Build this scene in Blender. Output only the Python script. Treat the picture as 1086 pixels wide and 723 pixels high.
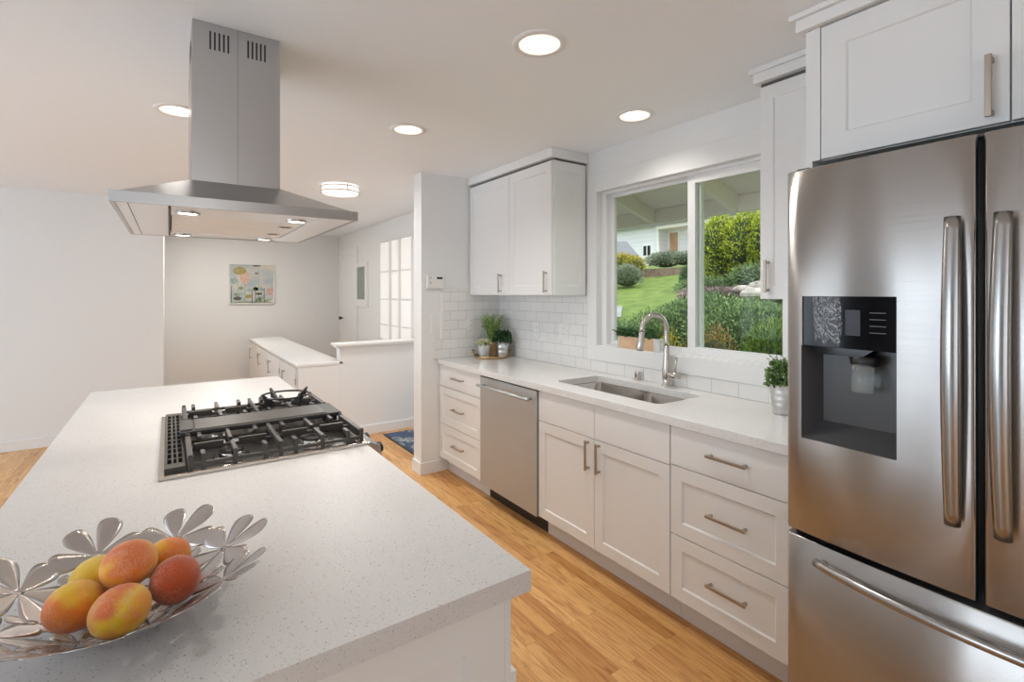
import bpy, bmesh, math, random
from mathutils import Vector, Matrix
random.seed(7)
for o in list(bpy.data.objects): bpy.data.objects.remove(o, do_unlink=True)
SC = bpy.context.scene
COL = SC.collection

# ------------------------------------------------------------------ camera
cam_d = bpy.data.cameras.new('camera'); cam = bpy.data.objects.new('camera', cam_d); COL.objects.link(cam)
cam_d.sensor_fit = 'HORIZONTAL'; cam_d.sensor_width = 36.0
cam_d.lens = 36.0*525.67/1086
cam_d.shift_y = -(361.5-310.234)/1086
cam.location = (0, 0, 1.451); cam.rotation_euler = (math.pi/2, 0, -math.radians(34.683))
cam_d.clip_start = .02; cam_d.clip_end = 300
SC.camera = cam

# ------------------------------------------------------------------ world, sun, daylight, exposure
SC.view_settings.view_transform = 'Standard'; SC.view_settings.look = 'None'
SC.view_settings.gamma = 1; SC.view_settings.use_curve_mapping = False
SC.view_settings.exposure = 0.14
world = bpy.data.worlds.new('sky'); SC.world = world; world.use_nodes = True
wn = world.node_tree.nodes; wl = world.node_tree.links
bg = wn['Background']; bg.inputs['Color'].default_value = (.86, .93, 1.0, 1); bg.inputs['Strength'].default_value = 1.5
def light(name, kind, loc, rot, energy, color=(1, 1, 1), **kw):
    d = bpy.data.lights.new(name, kind); d.energy = energy; d.color = color
    for k, v in kw.items(): setattr(d, k, v)
    o = bpy.data.objects.new(name, d); COL.objects.link(o); o.location = loc; o.rotation_euler = rot
    return o
light('sun', 'SUN', (10, 0, 12), (math.radians(38), math.radians(-18), 0), 2.4, (1, .96, .9), angle=math.radians(12))
DAY = (.745, .87, 1.0)
# daylight coming through the living-room windows behind and left of the camera
light('daylight_west', 'AREA', (-5.22, 1.95, 1.35), (0, math.radians(-90), 0), 84, DAY, shape='RECTANGLE', size=1.8, size_y=3.1)
light('daylight_west_narrow', 'AREA', (-5.22, 5.25, 1.35), (0, math.radians(-90), 0), 30, DAY, shape='RECTANGLE', size=1.8, size_y=1.4)
light('daylight_south', 'AREA', (-1.5, -3.92, 1.25), (math.radians(90), 0, 0), 10, DAY, shape='RECTANGLE', size=2.6, size_y=2.1)
light('daylight_south_narrow', 'AREA', (.32, -3.92, 1.35), (math.radians(90), 0, 0), 10, (1, .98, .95), shape='RECTANGLE', size=.36, size_y=2.0)
# fill spots added in the unseen living room to brighten the ceiling
for x, y in ((-2.7, 1.2), (-2.7, 3.6)):
    light('living_room_fill', 'SPOT', (x, y, 2.39), (0, 0, 0), 66, (1, .985, .97), spot_size=math.radians(150), spot_blend=.9, shadow_soft_size=.08)

# ------------------------------------------------------------------ materials
MATS = {}
def mat(name, color=(.8, .8, .8), rough=.5, metal=0.0, **kw):
    m = bpy.data.materials.new(name); m.use_nodes = True
    b = m.node_tree.nodes['Principled BSDF']
    b.inputs['Base Color'].default_value = (*color, 1); b.inputs['Roughness'].default_value = rough; b.inputs['Metallic'].default_value = metal
    for k, v in kw.items(): b.inputs[k].default_value = v
    MATS[name] = m
    return m
def nd(m, t, **kw):
    n = m.node_tree.nodes.new(t)
    for k, v in kw.items():
        if k in n.inputs: n.inputs[k].default_value = v
        else: setattr(n, k, v)
    return n
def lk(m, a, ai, b, bi): m.node_tree.links.new(a.outputs[ai], b.inputs[bi])
def bsdf(m): return m.node_tree.nodes['Principled BSDF']
def ramp(m, stops, interp='LINEAR'):
    r = nd(m, 'ShaderNodeValToRGB'); cr = r.color_ramp; cr.interpolation = interp
    cr.elements[0].position, cr.elements[0].color = stops[0][0], (*stops[0][1], 1)
    cr.elements[1].position, cr.elements[1].color = stops[-1][0], (*stops[-1][1], 1)
    for p, c in stops[1:-1]:
        e = cr.elements.new(p); e.color = (*c, 1)
    return r
def coords(m, scale=(1, 1, 1), rot=(0, 0, 0), loc=(0, 0, 0), out='Object'):
    tc = nd(m, 'ShaderNodeTexCoord'); mp = nd(m, 'ShaderNodeMapping')
    mp.inputs['Scale'].default_value = scale; mp.inputs['Rotation'].default_value = rot; mp.inputs['Location'].default_value = loc
    lk(m, tc, out, mp, 'Vector'); return mp
def bump(m, src, out, strength=.2, dist=.002):
    b = nd(m, 'ShaderNodeBump'); b.inputs['Strength'].default_value = strength; b.inputs['Distance'].default_value = dist
    lk(m, src, out, b, 'Height'); lk(m, b, 'Normal', bsdf(m), 'Normal'); return b
def noisy(name, c1, c2, scale=8, rough=.5, detail=3, stops=(.35, .65), bmp=0, bd=.001, **kw):
    m = mat(name, c1, rough, **kw); mp = coords(m); n = nd(m, 'ShaderNodeTexNoise', Scale=scale, Detail=detail)
    lk(m, mp, 'Vector', n, 'Vector'); r = ramp(m, [(stops[0], c1), (stops[1], c2)]); lk(m, n, 'Fac', r, 'Fac'); lk(m, r, 'Color', bsdf(m), 'Base Color')
    if bmp: bump(m, n, 'Fac', bmp, bd)
    return m

def painted(name, c, rough, sc=60, st=.06):
    m = mat(name, c, rough); mp = coords(m); n = nd(m, 'ShaderNodeTexNoise', Scale=sc, Detail=2); lk(m, mp, 'Vector', n, 'Vector')
    bump(m, n, 'Fac', st, .001); return m
WALL = painted('wall_paint', (.82, .825, .82), .75)
WALLC = painted('kitchen_wall_paint', (.82, .82, .805), .7)
CEIL = painted('ceiling_paint', (.92, .95, .98), .9)
TRIM = painted('trim_paint', (.84, .84, .83), .35, 30, .03)
CAB = painted('cabinet_paint', (.83, .83, .82), .36, 25, .03)
CABD = mat('cabinet_shadow_dark', (.12, .115, .11), .8)
TOE = painted('toe_kick_paint', (.76, .75, .74), .45)
DARK = mat('dark_plastic', (.02, .02, .022), .4)
BLACKG = mat('black_gloss', (.006, .006, .008), .08); bsdf(BLACKG).inputs['Specular IOR Level'].default_value = .25
GREYP = mat('grey_plastic', (.075, .075, .078), .30)
WPLAS = mat('white_plastic', (.82, .82, .80), .3)
LCD = mat('lcd_grey', (.035, .035, .045), .2)

def steel(name, c=(.58, .58, .58), rough=.26, aniso=.75, streak=True, rot=0.25, axis='z'):
    m = mat(name, c, rough, 1.0); b = bsdf(m)
    b.inputs['Anisotropic'].default_value = aniso; b.inputs['Anisotropic Rotation'].default_value = rot
    t = nd(m, 'ShaderNodeTangent'); t.direction_type = 'RADIAL'; t.axis = 'Z'; lk(m, t, 'Tangent', b, 'Tangent')
    if streak:
        sc = (3, 3, 420) if axis == 'z' else (3, 420, 3)
        mp = coords(m, scale=sc); n = nd(m, 'ShaderNodeTexNoise', Scale=1.0, Detail=2); lk(m, mp, 'Vector', n, 'Vector')
        r = ramp(m, [(.3, (rough*.93,)*3), (.7, (rough*1.07,)*3)]); lk(m, n, 'Fac', r, 'Fac'); lk(m, r, 'Color', b, 'Roughness')
    return m
STEEL = steel('brushed_steel')
STEELH = steel('hood_steel', (.47, .475, .48), .30, .6, streak=False)
STEELD = steel('dishwasher_steel', (.52, .545, .56), .5, .4)
STEELF = steel('fridge_steel', (.43, .415, .40), .25, 1.0)
HANDF = mat('fridge_handle_steel', (.40, .395, .39), .24, 1.0)
SATIN = mat('satin_nickel', (.46, .40, .34), .36, 1.0)
NICKEL = mat('brushed_nickel', (.60, .56, .52), .25, 1.0)
SINKM = mat('sink_steel', (.40, .365, .335), .26, 1.0)
CHROME = mat('chrome', (.78, .78, .78), .08, 1.0)
BOWLM = mat('bowl_metal', (.50, .47, .455), .26, 1.0)
GALV = noisy('galvanised_metal', (.62, .62, .61), (.75, .75, .73), 18, .38, metal=.9)
CAST = mat('cast_iron', (.018, .018, .018), .45)
GRATE = mat('grate_enamel', (.06, .054, .05), .38)
BRASS = mat('brass', (.50, .36, .17), .25, 1.0)
HOODP = mat('hood_underside_steel', (.86, .88, .90), .30, .6)
FILT = mat('hood_filter', (.84, .82, .79), .40, .6)

def quartz(name, base, sp, rough=.14):
    m = mat(name, base, rough); mp = coords(m)
    v = nd(m, 'ShaderNodeTexVoronoi', Scale=340); lk(m, mp, 'Vector', v, 'Vector')
    sep = nd(m, 'ShaderNodeSeparateColor'); lk(m, v, 'Color', sep, 'Color')
    r = ramp(m, [(0, base), (.74, base), (.84, sp), (.95, tuple(q*.62 for q in sp)), (.985, (.9, .9, .89)), (1, (.9, .9, .88))], 'CONSTANT'); lk(m, sep, 'Red', r, 'Fac')
    d = nd(m, 'ShaderNodeMath', operation='LESS_THAN'); d.inputs[1].default_value = .42
    mu = nd(m, 'ShaderNodeMath', operation='MULTIPLY'); lk(m, sep, 'Green', mu, 0); mu.inputs[1].default_value = .62
    lk(m, v, 'Distance', d, 0); lk(m, mu, 'Value', d, 1)
    mx = nd(m, 'ShaderNodeMix', data_type='RGBA'); lk(m, d, 'Value', mx, 'Factor')
    n = nd(m, 'ShaderNodeTexNoise', Scale=5, Detail=4); lk(m, mp, 'Vector', n, 'Vector')
    nr = ramp(m, [(.35, tuple(q*.955 for q in base)), (.65, base)]); lk(m, n, 'Fac', nr, 'Fac')
    m.node_tree.links.new(nr.outputs['Color'], mx.inputs[6]); m.node_tree.links.new(r.outputs['Color'], mx.inputs[7])
    m.node_tree.links.new(mx.outputs[2], bsdf(m).inputs['Base Color'])
    return m
QUARTZ = quartz('island_quartz', (.71, .70, .69), (.50, .47, .45), .40)
QUARTZK = quartz('kitchen_quartz', (.79, .78, .765), (.66, .63, .60), .15)

def oak():
    m = mat('oak_floor', (.6, .4, .2), .3); tc = nd(m, 'ShaderNodeTexCoord'); s = nd(m, 'ShaderNodeSeparateXYZ'); lk(m, tc, 'Object', s, 'Vector')
    c = nd(m, 'ShaderNodeCombineXYZ'); lk(m, s, 'Y', c, 'X'); lk(m, s, 'X', c, 'Y')
    br = nd(m, 'ShaderNodeTexBrick'); br.offset = .37; br.squash = 1.0
    br.inputs['Scale'].default_value = 1; br.inputs['Brick Width'].default_value = .82; br.inputs['Row Height'].default_value = .0572
    br.inputs['Mortar Size'].default_value = .0007; br.inputs['Mortar Smooth'].default_value = .1; br.inputs['Bias'].default_value = 0
    br.inputs['Color1'].default_value = (0, 0, 0, 1); br.inputs['Color2'].default_value = (1, 1, 1, 1); br.inputs['Mortar'].default_value = (.5, .5, .5, 1)
    lk(m, c, 'Vector', br, 'Vector')
    r = ramp(m, [(0, (.56, .27, .085)), (.3, (.66, .345, .118)), (.65, (.72, .405, .148)), (1, (.79, .47, .19))]); lk(m, br, 'Color', r, 'Fac')
    # grain: stretched noise, shifted board by board
    off = nd(m, 'ShaderNodeVectorMath', operation='MULTIPLY_ADD'); lk(m, br, 'Color', off, 0); off.inputs[1].default_value = (7, 3, 5)
    sc = nd(m, 'ShaderNodeVectorMath', operation='MULTIPLY'); lk(m, c, 'Vector', sc, 0); sc.inputs[1].default_value = (2.0, 17, 1); lk(m, sc, 'Vector', off, 2)
    n = nd(m, 'ShaderNodeTexNoise', Scale=1.6, Detail=6, Distortion=2.6); lk(m, off, 'Vector', n, 'Vector')
    gr = ramp(m, [(.28, (.62, .48, .36)), (.42, (.84, .76, .68)), (.52, (.97, .95, .93)), (.70, (1.06, 1.05, 1.03))]); lk(m, n, 'Fac', gr, 'Fac')
    mx = nd(m, 'ShaderNodeMix', data_type='RGBA', blend_type='MULTIPLY'); mx.inputs['Factor'].default_value = 1
    m.node_tree.links.new(r.outputs['Color'], mx.inputs[6]); m.node_tree.links.new(gr.outputs['Color'], mx.inputs[7])
    mo = nd(m, 'ShaderNodeMix', data_type='RGBA'); lk(m, br, 'Fac', mo, 'Factor')
    m.node_tree.links.new(mx.outputs[2], mo.inputs[6]); mo.inputs[7].default_value = (.28, .15, .06, 1)
    m.node_tree.links.new(mo.outputs[2], bsdf(m).inputs['Base Color'])
    return m
OAK = oak()

def tile(name, axis, off=(0, 0)):
    m = mat(name, (.82, .81, .79), .12); tc = nd(m, 'ShaderNodeTexCoord'); s = nd(m, 'ShaderNodeSeparateXYZ'); lk(m, tc, 'Object', s, 'Vector')
    c = nd(m, 'ShaderNodeCombineXYZ'); lk(m, s, axis, c, 'X'); lk(m, s, 'Z', c, 'Y')
    mp = nd(m, 'ShaderNodeMapping'); mp.inputs['Location'].default_value = (off[0], off[1], 0); lk(m, c, 'Vector', mp, 'Vector')
    br = nd(m, 'ShaderNodeTexBrick'); br.offset = .5
    for k, v in {'Scale': 1, 'Brick Width': .154, 'Row Height': .0775, 'Mortar Size': .0013, 'Mortar Smooth': .2, 'Bias': 0}.items(): br.inputs[k].default_value = v
    br.inputs['Color1'].default_value = (.80, .79, .77, 1); br.inputs['Color2'].default_value = (.83, .82, .80, 1); br.inputs['Mortar'].default_value = (.46, .45, .43, 1)
    lk(m, mp, 'Vector', br, 'Vector'); lk(m, br, 'Color', bsdf(m), 'Base Color')
    inv = nd(m, 'ShaderNodeMath', operation='SUBTRACT'); inv.inputs[0].default_value = 1; lk(m, br, 'Fac', inv, 1)
    bump(m, inv, 'Value', .6, .001); return m
TILEY = tile('subway_tile_long', 'Y', (.04, -.914)); TILEX = tile('subway_tile_short', 'X', (.02, -.914))

def emit(name, color, strength):
    m = mat(name, color, .5); b = bsdf(m); b.inputs['Emission Color'].default_value = (*color, 1); b.inputs['Emission Strength'].default_value = strength; return m
LAMPW = emit('downlight_glow', (1, .95, .87), 4); HOODL = emit('hood_bulb_glow', (1, .92, .80), 5); DRUM = emit('drum_glow', (1, .96, .91), .75)
PORCHL = emit('porch_lamp_glow', (1, .9, .62), 1.6); BAFFLE = mat('lamp_baffle', (.9, .86, .8), .4)
FROST = mat('frosted_pane_glow', (.93, .91, .88), .6); bsdf(FROST).inputs['Emission Color'].default_value = (1, .95, .89, 1); bsdf(FROST).inputs['Emission Strength'].default_value = .22  # pane glow is emission, in place of light from outside

def glassmat(name, tint=(1, 1, 1), refl=.06):
    m = bpy.data.materials.new(name); m.use_nodes = True; nt = m.node_tree; nt.nodes.clear()
    o = nt.nodes.new('ShaderNodeOutputMaterial'); t = nt.nodes.new('ShaderNodeBsdfTransparent'); g = nt.nodes.new('ShaderNodeBsdfGlossy')
    t.inputs['Color'].default_value = (*tint, 1); g.inputs['Roughness'].default_value = .01
    f = nt.nodes.new('ShaderNodeFresnel'); f.inputs['IOR'].default_value = 1.16
    mx = nt.nodes.new('ShaderNodeMixShader'); nt.links.new(f.outputs[0], mx.inputs[0]); nt.links.new(t.outputs[0], mx.inputs[1]); nt.links.new(g.outputs[0], mx.inputs[2])
    nt.links.new(mx.outputs[0], o.inputs[0]); MATS[name] = m; return m
GLASS = glassmat('window_glass', (.97, .99, .98))
CLEAR = mat('clear_plastic', (.86, .93, .93), .08); bsdf(CLEAR).inputs['Transmission Weight'].default_value = .85; bsdf(CLEAR).inputs['IOR'].default_value = 1.3
FILM = mat('wrinkled_film', (.85, .87, .92), .12); mp = coords(FILM); n_f = nd(FILM, 'ShaderNodeTexNoise', Scale=17, Detail=2, Distortion=4); lk(FILM, mp, 'Vector', n_f, 'Vector'); r_f = ramp(FILM, [(.40, (.06, .06, .06)), (.48, (.10, .10, .10)), (.51, (.55, .55, .55)), (.54, (.10, .10, .10)), (.60, (.05, .05, .05))]); lk(FILM, n_f, 'Fac', r_f, 'Fac'); lk(FILM, r_f, 'Color', bsdf(FILM), 'Alpha')
BOTTLE = mat('bottle_glass', (.95, .97, .96), .03); bsdf(BOTTLE).inputs['Transmission Weight'].default_value = 1; bsdf(BOTTLE).inputs['IOR'].default_value = 1.25

def leafm(name, stops, rough=.55, ns=.0):
    m = mat(name, stops[0][1], rough); g = nd(m, 'ShaderNodeNewGeometry'); r = ramp(m, stops)
    lk(m, g, 'Random Per Island', r, 'Fac'); lk(m, r, 'Color', bsdf(m), 'Base Color'); return m
L_HEDGE = leafm('hedge_leaf', [(0, (.16, .22, .02)), (.5, (.38, .46, .035)), (1, (.64, .66, .08))])
L_JUN = leafm('juniper_leaf', [(0, (.06, .12, .04)), (.5, (.16, .26, .09)), (1, (.36, .46, .20))])
L_JUN2 = leafm('bright_juniper_leaf', [(0, (.05, .12, .015)), (.5, (.14, .25, .03)), (1, (.32, .42, .10))])
L_RUST = leafm('rust_leaf', [(0, (.25, .13, .04)), (.5, (.42, .24, .08)), (1, (.35, .36, .09))])
L_YEL = leafm('yellow_leaf', [(0, (.22, .24, .02)), (.5, (.50, .46, .05)), (1, (.62, .42, .06))])
L_SAGE = leafm('sage_leaf', [(0, (.14, .18, .11)), (.5, (.25, .29, .20)), (1, (.37, .40, .30))])
L_RED = leafm('purple_leaf', [(0, (.20, .12, .12)), (.5, (.36, .24, .25)), (1, (.45, .36, .33))])
L_ROSE = leafm('rosemary_leaf', [(0, (.08, .17, .03)), (.5, (.20, .32, .07)), (1, (.40, .50, .16))])
L_DARK = leafm('dark_leaf', [(0, (.012, .05, .015)), (.6, (.03, .09, .03)), (1, (.10, .20, .07))])
L_BOX = leafm('boxwood_leaf', [(0, (.02, .07, .02)), (.6, (.05, .14, .04)), (1, (.12, .25, .09))])
L_POT = leafm('pot_plant_leaf', [(0, (.04, .10, .02)), (.6, (.14, .25, .06)), (1, (.30, .42, .14))])
L_FLOW = leafm('cream_petal', [(0, (.35, .40, .12)), (.3, (.70, .70, .42)), (1, (.82, .80, .60))])
SOIL = noisy('soil', (.03, .022, .015), (.08, .06, .04), 60, .9)
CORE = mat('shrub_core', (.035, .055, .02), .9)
TERRA = noisy('terracotta_pot', (.50, .30, .14), (.62, .40, .20), 20, .8)
WOODP = noisy('planter_wood', (.66, .42, .24), (.78, .54, .34), 12, .55)
PWHITE = mat('planter_white', (.8, .79, .77), .4)
GRASS = noisy('lawn_grass', (.10, .165, .02), (.21, .28, .05), 3.2, .9, 8, (.3, .7), .5, .03)
ROCK = noisy('rock', (.34, .30, .26), (.62, .58, .52), 5, .9, bmp=.4, bd=.02)
PAVE = noisy('driveway', (.30, .30, .31), (.36, .36, .37), 4, .9)
SOFF = painted('soffit_paint', (.80, .72, .68), .8)
FASC = mat('fascia_paint', (.9, .9, .88), .5)
ROOF = noisy('roof_shingle', (.17, .17, .18), (.26, .26, .27), 30, .9)
def siding():
    m = mat('lap_siding', (.62, .62, .66), .7); mp = coords(m); w = nd(m, 'ShaderNodeTexWave', wave_type='BANDS', bands_direction='Z', wave_profile='SAW'); w.inputs['Scale'].default_value = 1.6
    lk(m, mp, 'Vector', w, 'Vector'); r = ramp(m, [(0, (.62, .60, .64)), (.12, (.80, .77, .82)), (1, (.84, .81, .86))]); lk(m, w, 'Fac', r, 'Fac'); lk(m, r, 'Color', bsdf(m), 'Base Color'); bump(m, w, 'Fac', .5, .02); return m
SIDING = siding()
DOORW = noisy('stained_door', (.42, .22, .12), (.52, .30, .17), 6, .5)
RETW = noisy('retaining_timber', (.20, .13, .10), (.32, .22, .18), 6, .9)

# ------------------------------------------------------------------ mesh builder
class MB:
    def __init__(s): s.v = []; s.f = []; s.m = []; s.sm = []; s.mi = 0; s.smooth = False
    def add(s, vs, fs):
        b = len(s.v); s.v += [tuple(v) for v in vs]
        for f in fs: s.f.append([b+i for i in f]); s.m.append(s.mi); s.sm.append(s.smooth)
        return s
    def box(s, x0, x1, y0, y1, z0, z1):
        return s.add([(x, y, z) for x in (x0, x1) for y in (y0, y1) for z in (z0, z1)],
                     [(0, 1, 3, 2), (4, 6, 7, 5), (0, 4, 5, 1), (2, 3, 7, 6), (0, 2, 6, 4), (1, 5, 7, 3)])
    def fbox(s, F, a0, a1, b0, b1, n0, n1):
        return s.add([F(a, b, n) for a in (a0, a1) for b in (b0, b1) for n in (n0, n1)],
                     [(0, 1, 3, 2), (4, 6, 7, 5), (0, 4, 5, 1), (2, 3, 7, 6), (0, 2, 6, 4), (1, 5, 7, 3)])
    def tube(s, pts, r, n=10, caps=True, flat=1.0, up=None):
        pts = [Vector(p) for p in pts]; rs = r if isinstance(r, (list, tuple)) else [r]*len(pts)
        prev = None; vs = []
        for i, p in enumerate(pts):
            t = (pts[min(i+1, len(pts)-1)]-pts[max(i-1, 0)]).normalized()
            if prev is None:
                a = Vector(up) if up else (Vector((0, 0, 1)) if abs(t.z) < .9 else Vector((1, 0, 0)))
                u = (a - t*a.dot(t)).normalized()
            else: u = (prev - t*prev.dot(t)).normalized()
            prev = u; w = t.cross(u)
            for k in range(n):
                q = 2*math.pi*k/n; vs.append(p + u*math.cos(q)*rs[i] + w*math.sin(q)*rs[i]*flat)
        fs = [(i*n+k, i*n+(k+1) % n, (i+1)*n+(k+1) % n, (i+1)*n+k) for i in range(len(pts)-1) for k in range(n)]
        if caps: fs += [tuple(range(n-1, -1, -1)), tuple((len(pts)-1)*n+k for k in range(n))]
        return s.add(vs, fs)
    def cyl(s, p0, p1, r0, r1=None, n=24): return s.tube([p0, p1], [r0, r0 if r1 is None else r1], n)
    def lathe(s, c, prof, n=32, caps=False):
        vs = [(c[0]+r*math.cos(2*math.pi*k/n), c[1]+r*math.sin(2*math.pi*k/n), c[2]+z) for r, z in prof for k in range(n)]
        fs = [(i*n+k, i*n+(k+1) % n, (i+1)*n+(k+1) % n, (i+1)*n+k) for i in range(len(prof)-1) for k in range(n)]
        if caps: fs += [tuple(range(n-1, -1, -1)), tuple((len(prof)-1)*n+k for k in range(n))]
        return s.add(vs, fs)
    def prism(s, poly, d0, d1, ax='z'):
        P = {'z': lambda a, b, d: (a, b, d), 'x': lambda a, b, d: (d, a, b), 'y': lambda a, b, d: (a, d, b)}[ax]
        n = len(poly); vs = [P(a, b, d) for d in (d0, d1) for a, b in poly]
        return s.add(vs, [tuple(range(n-1, -1, -1)), tuple(range(n, 2*n))]+[(i, (i+1) % n, n+(i+1) % n, n+i) for i in range(n)])
    def ell(s, c, r, nu=20, nv=12, M=None, fn=None):
        vs = []
        for j in range(nv+1):
            th = math.pi*j/nv
            for i in range(nu):
                ph = 2*math.pi*i/nu; p = Vector((math.sin(th)*math.cos(ph), math.sin(th)*math.sin(ph), math.cos(th)))
                k = fn(p) if fn else 1
                p = Vector((p.x*r[0]*k, p.y*r[1]*k, p.z*r[2]*k))
                if M: p = M @ p
                vs.append(p+Vector(c))
        return s.add(vs, [(j*nu+i, j*nu+(i+1) % nu, (j+1)*nu+(i+1) % nu, (j+1)*nu+i) for j in range(nv) for i in range(nu)])
    def leaf(s, p, d, u, l, w):
        d = d.normalized(); sd = d.cross(u)
        if sd.length < 1e-4: sd = Vector((1, 0, 0))
        sd.normalize(); nn = sd.cross(d)*(w*.25)
        return s.add([p, p+d*l*.5+sd*w*.5+nn, p+d*l, p+d*l*.5-sd*w*.5+nn], [(0, 1, 2, 3)])
    def shaker(s, F, a0, a1, b0, b1, t=.02, rail=.058, rec=.008):
        r2 = rail+.004
        rings = [[(a0, b0), (a1, b0), (a1, b1), (a0, b1)], None, None, None]
        def R(k): return [(a0+k, b0+k), (a1-k, b0+k), (a1-k, b1-k), (a0+k, b1-k)]
        vs = [F(a, b, 0) for a, b in R(0)]+[F(a, b, t) for a, b in R(0)]+[F(a, b, t) for a, b in R(rail)]+[F(a, b, t-rec) for a, b in R(r2)]
        fs = [(3, 2, 1, 0)]
        for q in range(3): fs += [(q*4+i, q*4+(i+1) % 4, q*4+4+(i+1) % 4, q*4+4+i) for i in range(4)]
        fs += [(12, 13, 14, 15)]
        return s.add(vs, fs)
    def build(s, name, mats, parent=None, bevel=0, fix=True, seg=2, solid=0):
        mats = mats if isinstance(mats, (list, tuple)) else [mats]
        off = origin(parent) if parent else Vector((0, 0, 0))
        me = bpy.data.meshes.new(name); me.from_pydata([tuple(Vector(v)-off) for v in s.v], [], s.f)
        for m in mats: me.materials.append(m)
        me.polygons.foreach_set('material_index', s.m); me.polygons.foreach_set('use_smooth', s.sm)
        if fix:
            bm = bmesh.new(); bm.from_mesh(me); 
            bmesh.ops.recalc_face_normals(bm, faces=bm.faces); bm.to_mesh(me); bm.free()
        me.update(); o = bpy.data.objects.new(name, me); COL.objects.link(o)
        if parent: o.parent = parent
        if solid:
            q = o.modifiers.new('solid', 'SOLIDIFY'); q.thickness = solid; q.offset = 0
        if bevel:
            q = o.modifiers.new('bevel', 'BEVEL'); q.width = bevel; q.segments = seg; q.limit_method = 'ANGLE'; q.angle_limit = math.radians(40); q.harden_normals = False
        return o
def origin(o):
    v = Vector(o.location)
    while o.parent: o = o.parent; v += Vector(o.location)
    return v
def thing(name, label, cat, loc, group=None):
    o = bpy.data.objects.new(name, None); o.empty_display_size = .1; COL.objects.link(o); o.location = loc
    return tag(o, label, cat, group)
def tag(o, label, cat, group=None):
    o['label'] = label; o['category'] = cat
    if group: o['group'] = group
    return o
def struct(o): o['kind'] = 'structure'; return o
def recenter(o):
    """put the origin of a one-mesh thing at the middle of its base"""
    vs = [v.co for v in o.data.vertices]; c = Vector(((min(v.x for v in vs)+max(v.x for v in vs))/2, (min(v.y for v in vs)+max(v.y for v in vs))/2, min(v.z for v in vs)))
    o.data.transform(Matrix.Translation(-c)); o.location = c; return o
def copy_tree(o, loc=None, parent=None):
    c = o.copy(); COL.objects.link(c); c.parent = parent
    if loc: c.location = loc
    for ch in list(o.children): copy_tree(ch, None, c)
    return c
def FX(x): return lambda a, b, n: (x-n, a, b)       # faces -X, a = Y
def FPX(x): return lambda a, b, n: (x+n, a, b)      # faces +X
def FY(y): return lambda a, b, n: (a, y-n, b)       # faces -Y, a = X
def pull(F, a, b, L, vertical, parent, th=.011, stand=.032, m=None, name='handle'):
    h = MB(); l = L/2
    if vertical:
        h.fbox(F, a-th/2, a+th/2, b-l, b+l, stand-th*.8, stand)
        for s_ in (-1, 1): h.fbox(F, a-th/2, a+th/2, b+s_*(l-.012)-th/2, b+s_*(l-.012)+th/2, 0, stand-th*.4)
    else:
        h.fbox(F, a-l, a+l, b-th/2, b+th/2, stand-th*.8, stand)
        for s_ in (-1, 1): h.fbox(F, a+s_*(l-.012)-th/2, a+s_*(l-.012)+th/2, b-th/2, b+th/2, 0, stand-th*.4)
    return h.build(name, m or SATIN, parent, bevel=.0015)

H = 2.412
# ------------------------------------------------------------------ structure
XW, YS = 2.40, 3.656
struct(MB().box(-5.12, 2.52, -3.82, 8.85, -.1, 0).build('floor', OAK))
struct(MB().box(-5.12, 2.52, -3.82, 8.85, H, H+.12).build('ceiling', CEIL))
struct(MB().box(-4.98, -2.0, -3.6, 5.2, .0, .012).build('floor_bounce', painted('bounce_grey', (.72, .72, .73), .95, 200, .3)))  # unseen pale floor area, added to bounce neutral light to the ceiling
def wall(name, boxes, m=WALL):
    w = MB()
    for b in boxes: w.box(*b)
    return struct(w.build(name, m))
WY0, WY1, WZ0, WZ1 = 1.175, 2.444, 1.088, 2.135
wall('wall_east', [(XW, XW+.12, -3.82, WY0, 0, H), (XW, XW+.12, WY1, 5.50, 0, H), (XW, XW+.12, WY0, WY1, 0, WZ0), (XW, XW+.12, WY0, WY1, WZ1, H),
                   (XW, XW+.12, 6.80, 8.73, 0, H), (XW, XW+.12, 5.50, 6.80, 0, .82), (XW, XW+.12, 5.50, 6.80, 2.145, H)], WALLC)
wall('wall_stub', [(1.652, XW, YS, YS+.145, 0, H)])
wall('wall_left', [(-5.12, -.05, 6.335, 6.455, 0, H)])
wall('wall_hall', [(-.17, -.05, 6.455, 8.73, 0, H)])
wall('wall_back', [(-.17, 2.52, 8.73, 8.85, 0, H)])
wall('wall_west', [(-5.12, -5.0, -3.82, .4, 0, H), (-5.12, -5.0, 3.5, 4.55, 0, H), (-5.12, -5.0, 5.95, 6.335, 0, H), (-5.12, -5.0, .4, 5.95, 0, .45), (-5.12, -5.0, .4, 5.95, 2.25, H)])
wall('wall_south', [(-5.0, -2.8, -3.82, -3.70, 0, H), (-.2, .14, -3.82, -3.70, 0, H), (.5, 2.40, -3.82, -3.70, 0, H), (-2.8, -.2, -3.82, -3.70, 0, .2), (-2.8, -.2, -3.82, -3.70, 2.3, H), (.14, .5, -3.82, -3.70, 0, .3), (.14, .5, -3.82, -3.70, 2.36, H)])
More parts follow.
